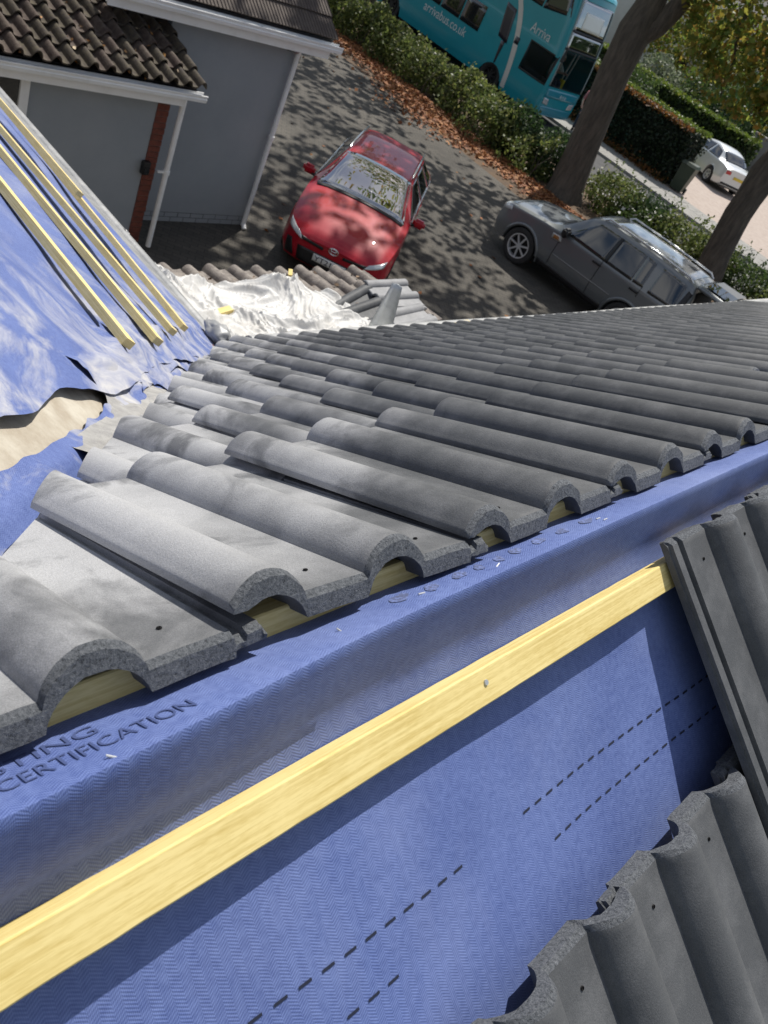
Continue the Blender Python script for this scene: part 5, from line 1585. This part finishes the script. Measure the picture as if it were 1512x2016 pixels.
def person(name, label, loc, rz, shirt, legs, hair, sitting=False):
    t = empty(name, label, 'person', loc, rz)
    if sitting:
        J = dict(pelvis=((0, 0, .50), .135), chest=((.08, 0, .86), (.14, .17)), neck=((.13, 0, 1.06), .055), top=((.15, 0, 1.12), .05),
                 sl=((.08, .19, .98), .062), el=((.26, .25, .78), .05), wl=((.46, .16, .82), .035), hl=((.53, .13, .83), .035),
                 sr=((.08, -.19, .98), .062), er=((.26, -.25, .78), .05), wr=((.46, -.16, .82), .035), hr=((.53, -.13, .83), .035),
                 kl=((.42, .13, .50), .075), al=((.44, .13, .08), .048), fl=((.58, .14, .04), .042), kr=((.42, -.13, .50), .075), ar=((.44, -.13, .08), .048), fr=((.58, -.14, .04), .042))
        hc = (.17, 0, 1.21)
    else:
        J = dict(pelvis=((0, 0, .92), .14), chest=((0, 0, 1.26), (.13, .17)), neck=((0, 0, 1.46), .055), top=((.01, 0, 1.53), .05),
                 sl=((0, .19, 1.38), .062), el=((.0, .25, 1.10), .048), wl=((.12, .24, .88), .034), hl=((.17, .23, .81), .036),
                 sr=((0, -.19, 1.38), .062), er=((.02, -.25, 1.10), .048), wr=((.18, -.2, .94), .034), hr=((.25, -.18, .91), .036),
                 kl=((.10, .09, .50), .07), al=((-.02, .10, .09), .045), fl=((.12, .11, .04), .042), kr=((.02, -.09, .50), .07), ar=((-.12, -.10, .10), .045), fr=((.02, -.11, .04), .042))
        hc = (.02, 0, 1.63)
    E_ = [('pelvis', 'chest'), ('chest', 'neck'), ('neck', 'top'), ('chest', 'sl'), ('sl', 'el'), ('el', 'wl'), ('wl', 'hl'), ('chest', 'sr'), ('sr', 'er'), ('er', 'wr'), ('wr', 'hr'),
          ('pelvis', 'kl'), ('kl', 'al'), ('al', 'fl'), ('pelvis', 'kr'), ('kr', 'ar'), ('ar', 'fr')]
    skin_mesh('body', J, E_, SKIN, t, 2)
    for side in ('l', 'r'):
        h = Vector(J['h' + side][0]); w = Vector(J['w' + side][0]); d = (h - w).normalized()
        sp = d.cross(Vector((0, 0, 1))).normalized()
        fv = []
        for k in range(4):
            b = h + sp * (.016 * (k - 1.5)); ln = (.055, .065, .06, .045)[k]
            fv.append(tube_vf([b, b + d * ln * .6 + Vector((0, 0, -.008)), b + d * ln + Vector((0, 0, -.026))], [.0085, .008, .006], 6))
        b = w + (h - w) * .5 + sp * .025
        fv.append(tube_vf([b, b + sp * .025 + d * .025, b + sp * .02 + d * .055], [.0095, .009, .007], 6))
        v, f = join_vf(fv); obj('fingers', v, f, SKIN, t, 60)
    sh = {k: (J[k][0], (np.array(J[k][1]) + .012 if not hasattr(J[k][1], '__len__') else tuple(np.array(J[k][1]) + .014))) for k in ('pelvis', 'chest', 'sl', 'el', 'sr', 'er')}
    sh = {k: (c, tuple(np.ravel(r)) * (2 if np.ndim(r) == 0 else 1)) for k, (c, r) in sh.items()}
    skin_mesh('shirt', sh, [('pelvis', 'chest'), ('chest', 'sl'), ('sl', 'el'), ('chest', 'sr'), ('sr', 'er')], shirt, t, 2)
    tr_ = {k: (J[k][0], tuple(np.ravel(np.array(J[k][1]) + .014)) * 2) for k in ('pelvis', 'kl', 'al', 'kr', 'ar')}
    skin_mesh('trousers', tr_, [('pelvis', 'kl'), ('kl', 'al'), ('pelvis', 'kr'), ('kr', 'ar')], legs, t, 2)
    v, f = head_vf(hc); hd = obj('head', v, f, SKIN, t, 80)
    for s_ in (-1, 1):
        bm = bmesh.new(); bmesh.ops.create_icosphere(bm, subdivisions=2, radius=.013)
        for v_ in bm.verts: v_.co += Vector(hc) + Vector((.088, s_ * .035, .012))
        from_bm('eye', bm, INK, hd, 60)
    mv = [Vector(hc) + Vector((.090, y, -.050 + .004 * (1 - (y / .03) ** 2) + dz)) for dz in (-.006, .004) for y in (-.03, 0, .03)]
    obj('mouth', mv, [(0, 1, 4, 3), (1, 2, 5, 4)], SHIRTP, hd)
    hv, hf = head_vf((hc[0] - .012, hc[1], hc[2] + .014), .112)
    keep = [q for q in hf if (sum((hv[i] - Vector(hc)).z for i in q) / len(q) > .045 or sum((hv[i] - Vector(hc)).x for i in q) / len(q) < -.02)]
    obj('hair', hv, keep, hair, hd, 80)
    for k in ('fl', 'fr'):
        c = Vector(J[k][0]); a = Vector(J['a' + k[1]][0])
        d = (c - a); d.z = 0; d.normalize()
        tube('shoe', [a + Vector((0, 0, -.045)) - d * .05, a + Vector((0, 0, -.04)) + d * .08, a + Vector((0, 0, -.052)) + d * .17], [.05, .05, .034], BLACK, t, 8)
    return t
person('person', 'white haired driver in a white shirt seated at the bus windscreen', (26.95 - .30, 17.15 + .72, G + .90), math.radians(-90), SHIRTW, DENIM, HAIRG, True)
person('person', 'person in a pink top walking in front of the bus', (28.55, 17.05, G + .06), math.radians(-150), SHIRTP, DENIM, HAIRB)

# ------------------------------------------------------------------ trees
def make_tree(loc, trunk, limbs, clumps, label, leafm, nleaf, lsize, group='street trees along the boundary'):
    t = empty('tree', label, 'tree', loc, group=group)
    O = -Vector(loc)
    parts = [tube_vf(*trunk, 18, .13)]
    v, f = join_vf([parts[0]]); obj('trunk', [Vector(p) + O for p in v], f, BARK, t, 70)
    for pts, rad in limbs:
        v, f = tube_vf(pts, rad, 9, .1); obj('limb', [Vector(p) + O for p in v], f, BARK, t, 70)
    P, SZ = [], []
    tot = sum(c[2] ** 2 * c[3] for c in clumps)
    for (c, sc, r, dens) in clumps:
        m_ = int(nleaf * r * r * dens / tot)
        ncl = max(4, m_ // 26)
        d = rng.normal(size=(ncl, 3)); d /= np.linalg.norm(d, axis=1, keepdims=True)
        d *= (rng.uniform(.25, 1, ncl) ** .45)[:, None]
        cc = np.array(c) + d * r * np.array(sc)
        high = c[2] > G + 7.5  # high crown, out of view: fewer, larger leaves shaped for broader shade
        if high: m_ = int(m_ / 3.4)
        q = cc[rng.integers(0, ncl, m_)] + rng.normal(size=(m_, 3)) * np.array([.34, .34, .22]) * min(1, r * .5)
        P.append(q); SZ.append(np.full(m_, lsize * (1.9 if high else 1.0)))
    P = np.concatenate(P)
    o = quads('crown', leaf_quads(P + np.array(O), np.concatenate(SZ)), leafm, t)
    return t

def limb(a, b, r0, r1, n=6, sag=.3):
    a, b = Vector(a), Vector(b)
    pts = []
    for i in range(n + 1):
        t = i / n
        p = a.lerp(b, t) + Vector((noise.noise(a + Vector((t * 3, 0, 0))), noise.noise(b + Vector((0, t * 3, 0))), sag * math.sin(t * math.pi))) * .35
        if i == 0: p = a
        pts.append(p)
    return pts, [r0 + (r1 - r0) * i / n for i in range(n + 1)]

z0 = G - .1
make_tree((21.0, 11.8, G),
          ([(21.0, 11.8, z0), (21.0, 11.85, G + .25), (20.95, 11.95, G + 1.0), (20.88, 12.05, G + 2.0), (20.80, 12.18, G + 3.2), (20.75, 12.25, G + 4.2), (20.78, 12.22, G + 5.2)], [.60, .50, .44, .41, .42, .44, .30]),
          [limb((20.76, 12.2, G + 4.0), (20.6, 13.4, G + 6.6), .22, .12), limb((20.78, 12.15, G + 4.1), (21.1, 10.9, G + 6.6), .30, .14), limb((20.78, 12.2, G + 5.0), (20.4, 12.6, G + 9.5), .24, .08),
           limb((21.1, 10.9, G + 6.4), (21.6, 8.6, G + 7.6), .13, .05), limb((21.1, 10.9, G + 6.4), (19.0, 9.6, G + 8.6), .13, .05), limb((20.6, 13.4, G + 6.5), (19.0, 15.4, G + 9.0), .12, .05), limb((20.6, 13.4, G + 6.5), (23.0, 14.4, G + 8.6), .11, .05), limb((21.3, 10.4, G + 6.0), (21.5, 9.4, G + 3.9), .06, .02)],
          [((19.6, 11.8, G + 10.2), (1, 1, .72), 4.6, 1.0), ((21.5, 13.6, G + 9.6), (1, 1, .6), 3.2, .9), ((21.3, 9.6, G + 6.2), (1, 1, .8), 1.9, 1.5), ((21.6, 10.1, G + 4.9), (1, .9, .8), .95, 2.2), ((21.4, 9.3, G + 4.3), (1, 1, .9), .85, 2.2), ((21.7, 8.7, G + 5.0), (1, 1, .9), 1.1, 1.8), ((16.4, 11.6, G + 12.6), (1, 1, .5), 3.6, 1.0), ((15.0, 13.4, G + 12.4), (1, 1, .5), 3.0, .9), ((20.9, 10.7, G + 5.6), (1, 1, .7), .8, 1.6), ((21.0, 10.6, G + 4.9), (1, .8, .8), .7, 1.8), ((21.5, 9.7, G + 5.6), (1, 1, .8), 1.0, 1.8)],  # highest clumps are added out of view to dapple the car and drive
          'broad street tree with forked trunk standing at the end of the hedge', L_TREE, 17500, .18)
make_tree((22.2, 7.3, G),
          ([(22.2, 7.3, z0), (22.15, 7.35, G + .3), (22.04, 7.45, G + .9), (21.95, 7.6, G + 2.0), (21.95, 7.62, G + 3.0), (22.1, 7.5, G + 4.2), (22.3, 7.3, G + 5.2)], [.48, .42, .37, .36, .37, .40, .30]),
          [limb((22.2, 7.4, G + 4.6), (22.0, 8.4, G + 7.2), .20, .08), limb((22.2, 7.4, G + 4.4), (22.9, 5.8, G + 7.0), .22, .09), limb((22.3, 7.3, G + 5.0), (21.0, 6.9, G + 8.6), .20, .07), limb((22.05, 7.9, G + 5.0), (22.0, 8.9, G + 3.9), .06, .02)],
          [((20.6, 7.0, G + 9.4), (1, 1, .7), 4.2, 1.0), ((22.2, 6.6, G + 7.0), (1, 1, .7), 2.4, 1.0), ((22.1, 8.3, G + 4.3), (1, 1, 1), .75, 2.2), ((22.6, 7.6, G + 4.9), (1, 1, .8), 1.2, 1.6)],
          'leaning street tree behind the dark grey off-roader', L_TREE, 9000, .17)
make_tree((23.0, 23.9, G),
          ([(23.0, 23.9, z0), (23.0, 23.9, G + .5), (23.0, 23.85, G + 2), (22.9, 23.8, G + 4.5)], [.46, .36, .33, .28]),
          [limb((22.9, 23.8, G + 4.3), (22.0, 22.5, G + 7.4), .18, .08), limb((22.9, 23.8, G + 4.3), (23.4, 25.4, G + 7.4), .18, .08)],
          [((21.6, 22.6, G + 9.0), (1, 1, .7), 4.4, 1.0), ((20.4, 19.4, G + 9.4), (1, 1, .6), 3.0, 1.0), ((17.6, 17.4, G + 11.5), (1, 1, .5), 3.4, .9)],
          'street tree rising beyond the corner of the neighbouring roof', L_TREE, 8500, .2)

# ------------------------------------------------------------------ hedges and shrubs
def leaf_body(name, label, cat, loc, P, size, m, group=None, core=None, corem=None, aspect=.62):
    t = empty(name, label, cat, loc, group=group)
    o = quads('foliage', leaf_quads(np.asarray(P) - np.array(loc), size, aspect=aspect), m, t)
    if core is not None:
        obj('branches', [Vector(p) - Vector(loc) for p in core[0]], core[1], corem or BARK, t)
    return t

def twigs(x0, x1, y0, y1, h, n_):
    parts = []
    for _ in range(n_):
        x, y = rnd.uniform(x0, x1), rnd.uniform(y0, y1)
        parts.append(tube_vf([(x, y, G - .02), (x + rnd.uniform(-.1, .1), y + rnd.uniform(-.1, .1), G + h * .5), (x + rnd.uniform(-.3, .3), y + rnd.uniform(-.3, .3), G + h)], [.018, .012, .005], 5))
    return join_vf(parts)

# long boundary hedge left of the forked tree
n = 46000
y = rng.uniform(12.5, 30, n)
cx = 20.75 + .25 * np.sin(y * .8); wdt = .85 + .25 * np.sin(y * 1.7 + 1) + .2 * np.sin(y * 3.9)
top = 1.12 + .12 * np.sin(y * 1.3) + .12 * np.sin(y * 3.1 + .6) + .12 * np.sin(y * 7.7)
a = rng.uniform(0, 1, n) ** .5; th = rng.uniform(0, math.pi, n)
x = cx + wdt * np.cos(th) * a + rng.normal(0, .1, n); z = G + top * (np.sin(th) * a) ** .75 + rng.normal(0, .06, n)
keepm = np.array([noise.noise(Vector((xx * 1.6, yy_ * 1.3, zz * 1.8))) > -.22 for xx, yy_, zz in zip(x, y, z)])
P = np.stack([x, y, np.maximum(z, G + .02)], 1)[keepm]
leaf_body('hedge', 'loose green hedge with brown leaf drift at its foot', 'hedge', (20.8, 18.5, G), P, .115, L_HEDGE, core=twigs(20.2, 21.4, 12.6, 26, .8, 120))
# taller wild stems along it
for k, (yy_, xx, h, lb) in enumerate(((14.2, 20.9, 1.35, 'dark glossy shrub growing at the hedge end beside the forked trunk'), (12.9, 21.3, 1.25, 'dark green shrub close against the forked trunk'))):
    n = 2600
    d = rng.normal(size=(n, 3)); d /= np.linalg.norm(d, axis=1, keepdims=True); d *= (rng.uniform(.3, 1, n) ** .4)[:, None]
    P = np.array((xx, yy_, G + h * .5)) + d * np.array((.75, .85, h * .55)) * (1 + .25 * np.array([noise.noise(Vector(q) * 3) for q in d]))[:, None]
    P[:, 2] = np.maximum(P[:, 2], G + .02)
    leaf_body('shrub', lb, 'shrub', (xx, yy_, G), P, .11, L_DARK, core=twigs(xx - .4, xx + .4, yy_ - .4, yy_ + .4, h * .8, 14))
# shrub bed to the right of the forked tree
specs = [(22.0, 10.9, 1.05, .9, L_HEDGE, 'green shrub immediately to the right of the forked trunk'), (22.6, 9.9, .95, .9, L_DARK, 'dark cotoneaster shrub with pale flowers behind the off-roader bonnet'), (22.4, 8.8, 1.05, .95, L_HEDGE, 'spreading shrub behind the off-roader roof'),
         (23.0, 7.9, 1.0, .85, L_HEDGE, 'shrub with long upright shoots left of the leaning trunk'), (23.2, 6.6, 1.0, .95, L_MID, 'green shrub at the foot of the leaning trunk'), (23.0, 5.3, 1.05, 1.0, L_HEDGE, 'shrub behind the raised tailgate'), (23.0, 4.0, 1.0, 1.0, L_MID, 'shrub at the far end of the planted strip'), (21.9, 9.9, .7, .8, L_MID, 'low shrub between the forked trunk and the off-roader')]
for (xx, yy_, h, r_, m_, lb) in specs:
    n = 3000
    d = rng.normal(size=(n, 3)); d /= np.linalg.norm(d, axis=1, keepdims=True); d *= (rng.uniform(.25, 1, n) ** .42)[:, None]
    P = np.array((xx, yy_, G + h * .5)) + d * np.array((r_, r_ * 1.05, h * .56)) * (1 + .35 * np.array([noise.noise(Vector(q) * 2.7 + Vector((xx, yy_, 0))) for q in d]))[:, None]
    P[:, 2] = np.maximum(P[:, 2], G + .02)
    # long shoots
    for _ in range(16):
        b = Vector((xx + rnd.uniform(-r_, r_) * .7, yy_ + rnd.uniform(-r_, r_) * .7, G + h * .8)); dr = Vector((rnd.uniform(-.3, .3), rnd.uniform(-.3, .3), rnd.uniform(.3, .6)))
        P = np.concatenate([P, np.array([tuple(b + dr * t + Vector((rnd.gauss(0, .03), rnd.gauss(0, .03), 0))) for t in np.linspace(0, 1, 12)])])
    t = leaf_body('shrub', lb, 'shrub', (xx, yy_, G), P, .095, m_, group='shrubs in the planted strip', core=twigs(xx - .4, xx + .4, yy_ - .4, yy_ + .4, h * .8, 10))
    fl = P[rng.integers(0, 3000, 26)] + np.array((-.05, -.02, .06)) - np.array((xx, yy_, G))
    quads('flower_head', leaf_quads(fl, .10, aspect=.9), FLOWER, t)['kind'] = 'stuff'

# clipped hedge across the road: dark sides, lit leafy top with a rusty front rim
def surf_box(x0, x1, y0, y1, h, n_, top=False):
    out = []
    A = [(y1 - y0) * h, (x1 - x0) * h, (x1 - x0) * (y1 - y0)]
    for _ in range(n_):
        r = rnd.random() * (sum(A) + A[0] * .3)
        if top or r > A[0] + A[1]: p = (rnd.uniform(x0, x1), rnd.uniform(y0, y1), h)
        elif r < A[0]: p = (x0, rnd.uniform(y0, y1), rnd.uniform(0, h))
        else: p = (rnd.uniform(x0, x1), y0 if rnd.random() < .7 else y1, rnd.uniform(0, h))
        out.append((p[0] + rnd.gauss(0, .05), p[1] + rnd.gauss(0, .05), G + max(.02, p[2] + rnd.gauss(0, .05))))
    return np.array(out)
bh = empty('clipped_hedge', 'tall square clipped dark hedge across the road', 'hedge', (31.2, 17, G))
BH = np.array((31.2, 17, G))
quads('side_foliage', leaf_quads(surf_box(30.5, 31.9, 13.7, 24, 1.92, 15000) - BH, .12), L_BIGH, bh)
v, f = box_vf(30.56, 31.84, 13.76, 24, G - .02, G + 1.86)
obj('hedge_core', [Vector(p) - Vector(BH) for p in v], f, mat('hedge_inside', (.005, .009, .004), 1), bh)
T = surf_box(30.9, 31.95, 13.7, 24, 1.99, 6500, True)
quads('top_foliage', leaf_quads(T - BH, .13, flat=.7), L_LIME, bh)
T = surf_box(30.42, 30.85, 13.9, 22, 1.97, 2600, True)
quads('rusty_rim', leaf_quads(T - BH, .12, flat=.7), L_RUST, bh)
# second hedge, further back along the forecourt
h2 = empty('clipped_hedge', 'lower lime topped hedge behind the pale saloon car', 'hedge', (43.5, 22, G))
B2 = np.array((43.5, 22, G))
quads('side_foliage', leaf_quads(surf_box(43.0, 44.2, 16.5, 33, 1.5, 7000) - B2, .2), L_MID, h2)
quads('top_foliage', leaf_quads(surf_box(42.9, 44.3, 16.5, 33, 1.58, 4500, True) - B2, .2, flat=.7), L_LIME, h2)
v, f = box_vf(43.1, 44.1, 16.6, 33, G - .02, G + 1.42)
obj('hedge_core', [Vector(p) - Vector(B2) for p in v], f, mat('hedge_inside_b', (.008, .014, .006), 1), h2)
# verge weeds below the clipped hedge
P = np.stack([rng.uniform(29.9, 30.6, 900), rng.uniform(13.6, 19, 900), G + .06 + np.abs(rng.normal(0, .16, 900))], 1)
tag(quads('weeds', leaf_quads(P, .10), L_RUST), 'dry weeds along the foot of the clipped hedge', 'weeds', kind='stuff')

# wheelie bin at the hedge end
wb_ = empty('wheelie_bin', 'dark green wheelie bin at the end of the clipped hedge', 'bin', (30.75, 13.25, G + .06), math.radians(190))
V = [(-.24, -.24, .06), (.22, -.24, .06), (.22, .24, .06), (-.24, .24, .06), (-.30, -.29, .96), (.29, -.29, .96), (.29, .29, .96), (-.30, .29, .96)]
obj('bin_body', V, [(0, 3, 2, 1), (4, 5, 6, 7), (0, 1, 5, 4), (1, 2, 6, 5), (2, 3, 7, 6), (3, 0, 4, 7)], BIN, wb_)
V = [(-.34, -.31, .965), (.32, -.31, .965), (.32, .31, .965), (-.34, .31, .965), (-.30, -.27, 1.05), (.24, -.27, 1.06), (.24, .27, 1.06), (-.30, .27, 1.05)]
obj('lid', V, [(0, 3, 2, 1), (4, 5, 6, 7), (0, 1, 5, 4), (1, 2, 6, 5), (2, 3, 7, 6), (3, 0, 4, 7)], BIN, wb_)
tube('handle', [(-.36, -.2, .95), (-.38, 0, .95), (-.36, .2, .95)], .018, BIN, wb_, 8)
for s_ in (-1, 1):
    v, f = lathe_vf([(.0, .03), (.10, .03), (.10, -.03), (0, -.03)], 16); o = obj('wheel', v, f, RUBBER, wb_); o.location = (-.25, s_ * .27, .10)

# garden wall panel, shed, fence and planting behind the forecourt
gw = empty('garden_wall', 'short grey garden wall with pale coping behind the saloon car', 'wall', (46, 17.2, G))
box('wall_panel', -.12, .12, -2.6, .6, 0, 1.75, STONEW, gw)
box('coping', -.18, .18, -2.65, .65, 1.75, 1.82, KERB, gw)
wh = empty('white_house', 'white rendered house seen through the tree leaves', 'house', (62, 38, G), math.radians(20))
box('wall', -5, 5, -9, 9, 0, 5.2, WHITEH, wh)
obj('roof', [(-5.4, -9.4, 5.21), (5.4, -9.4, 5.21), (5.4, 9.4, 5.21), (-5.4, 9.4, 5.21), (0, -9.4, 8.2), (0, 9.4, 8.2)], [(0, 3, 2, 1), (0, 1, 4), (2, 3, 5), (1, 2, 5, 4), (3, 0, 4, 5)], SLATE, wh)
for yy_ in (-6.5, -3, 1.5, 5.5):
    for zz in (.9, 3.2):
        w_ = box('window', -5.06, -5.02, yy_, yy_ + 1.5, zz, zz + 1.2, GLASS, wh)
        box('frame', -5.10, -5.061, yy_ - .06, yy_ - .001, zz - .06, zz + 1.26, UPVC, w_); box('frame', -5.10, -5.061, yy_ + 1.501, yy_ + 1.56, zz - .06, zz + 1.26, UPVC, w_)
        box('sill', -5.16, -5.061, yy_ - .1, yy_ + 1.6, zz - .13, zz - .061, UPVC, w_)
wh2 = empty('white_house', 'pale rendered house far off to the right through the leaves', 'house', (70, 22, G), math.radians(10))
box('wall', -5, 5, -7, 7, 0, 5.0, WHITEH, wh2)
obj('roof', [(-5.4, -7.4, 5.01), (5.4, -7.4, 5.01), (5.4, 7.4, 5.01), (-5.4, 7.4, 5.01), (0, -7.4, 7.8), (0, 7.4, 7.8)], [(0, 3, 2, 1), (0, 1, 4), (2, 3, 5), (1, 2, 5, 4), (3, 0, 4, 5)], SLATE, wh2)
for yy_ in (-5, -1, 3):
    for zz in (.9, 3.1):
        w_ = box('window', -5.06, -5.02, yy_, yy_ + 1.5, zz, zz + 1.2, GLASS, wh2)
        box('sill', -5.16, -5.061, yy_ - .1, yy_ + 1.6, zz - .13, zz - .061, UPVC, w_)
fn = empty('garden_fence', 'brown timber garden fence beyond the second hedge', 'fence', (48, 26, G))
for k in range(30):
    box('board', -.012 + rnd.uniform(-.004, .004), .012, -6 + k * .4, -6 + k * .4 + .385, .05, 1.3 + rnd.uniform(-.015, .015), FENCEW, fn)
for k in range(7):
    box('post', .013, .11, -6 + k * 2, -6 + k * 2 + .1, 0, 1.4, FENCEW, fn)

def bush(xx, yy_, h, r_, m_, lb, n_=2600, size=.16, group=None, name='shrub', cat='shrub', zc=None):
    d = rng.normal(size=(n_, 3)); d /= np.linalg.norm(d, axis=1, keepdims=True); d *= (rng.uniform(.35, 1, n_) ** .4)[:, None]
    k_ = 1 + .4 * np.array([noise.noise(Vector(q) * 2.3 + Vector((xx, yy_, 0))) for q in d])
    P = np.array((xx, yy_, G + (zc if zc else h * .5))) + d * np.array((r_, r_, h * .55)) * k_[:, None]
    P[:, 2] = np.maximum(P[:, 2], G + .05)
    return leaf_body(name, lb, cat, (xx, yy_, G), P, size, m_, group=group, core=twigs(xx - .3, xx + .3, yy_ - .3, yy_ + .3, h * .8, 8))
gg = 'garden shrubs behind the forecourt'
bush(35.5, 23.0, 1.9, 1.3, L_PALE, 'pale silvery shrub behind the clipped hedge top', group=gg)
bush(38.0, 21.0, 2.0, 1.3, L_MID, 'rounded green shrub above the second hedge end', group=gg)
bush(46.5, 15.0, 2.2, 1.6, L_LIME, 'bright lime shrub beside the grey garden wall', 3000, .18, gg)
bush(47, 20, 2.6, 1.9, L_DARK, 'dark spreading shrub behind the garden wall', 3000, .2, gg)
bush(49.5, 22.5, 3.0, 2.2, L_MID, 'tall green shrub between the garden wall and the fence', 3000, .22, gg)
bush(46, 24.5, 2.4, 1.6, L_PALE, 'pale leaved shrub in front of the garden fence', 2600, .2, gg)
bush(52, 16, 4.2, 3.0, L_MID, 'large leafy tree above the lime shrub', 5200, .26, None, 'garden_tree', 'tree', 2.6)
bush(55, 28, 5.0, 3.2, L_TREE, 'autumn tinted tree in front of the white house', 5200, .28, None, 'garden_tree', 'tree', 3.2)
bush(56, 21, 5.5, 3.4, L_MID, 'full green tree standing between the two white houses', 5600, .28, None, 'garden_tree', 'tree', 3.2)
bush(54, 10, 4.5, 3.2, L_DARK, 'dark bushy tree right of the lime shrub', 5200, .28, None, 'garden_tree', 'tree', 2.8)
bush(50, 36, 4.5, 3.0, L_MID, 'green tree behind the bus front', 5200, .28, None, 'garden_tree', 'tree', 2.8)
bush(40, 34, 4.0, 2.6, L_DARK, 'dark tree beyond the road behind the bus', 4200, .26, None, 'garden_tree', 'tree', 2.6)
# far belt of trees that closes the view
n = 26000
an = rng.uniform(math.radians(-25), math.radians(80), n); rr = rng.uniform(95, 125, n)
hh = 7 + 3 * np.sin(an * 17) + 2 * np.sin(an * 41)
P = np.stack([rr * np.cos(an), rr * np.sin(an), G + rng.uniform(0, 1, n) ** .7 * hh], 1)
tag(quads('far_treeline', leaf_quads(P, 1.3), L_MID), 'far belt of trees closing the view', 'trees', kind='stuff')
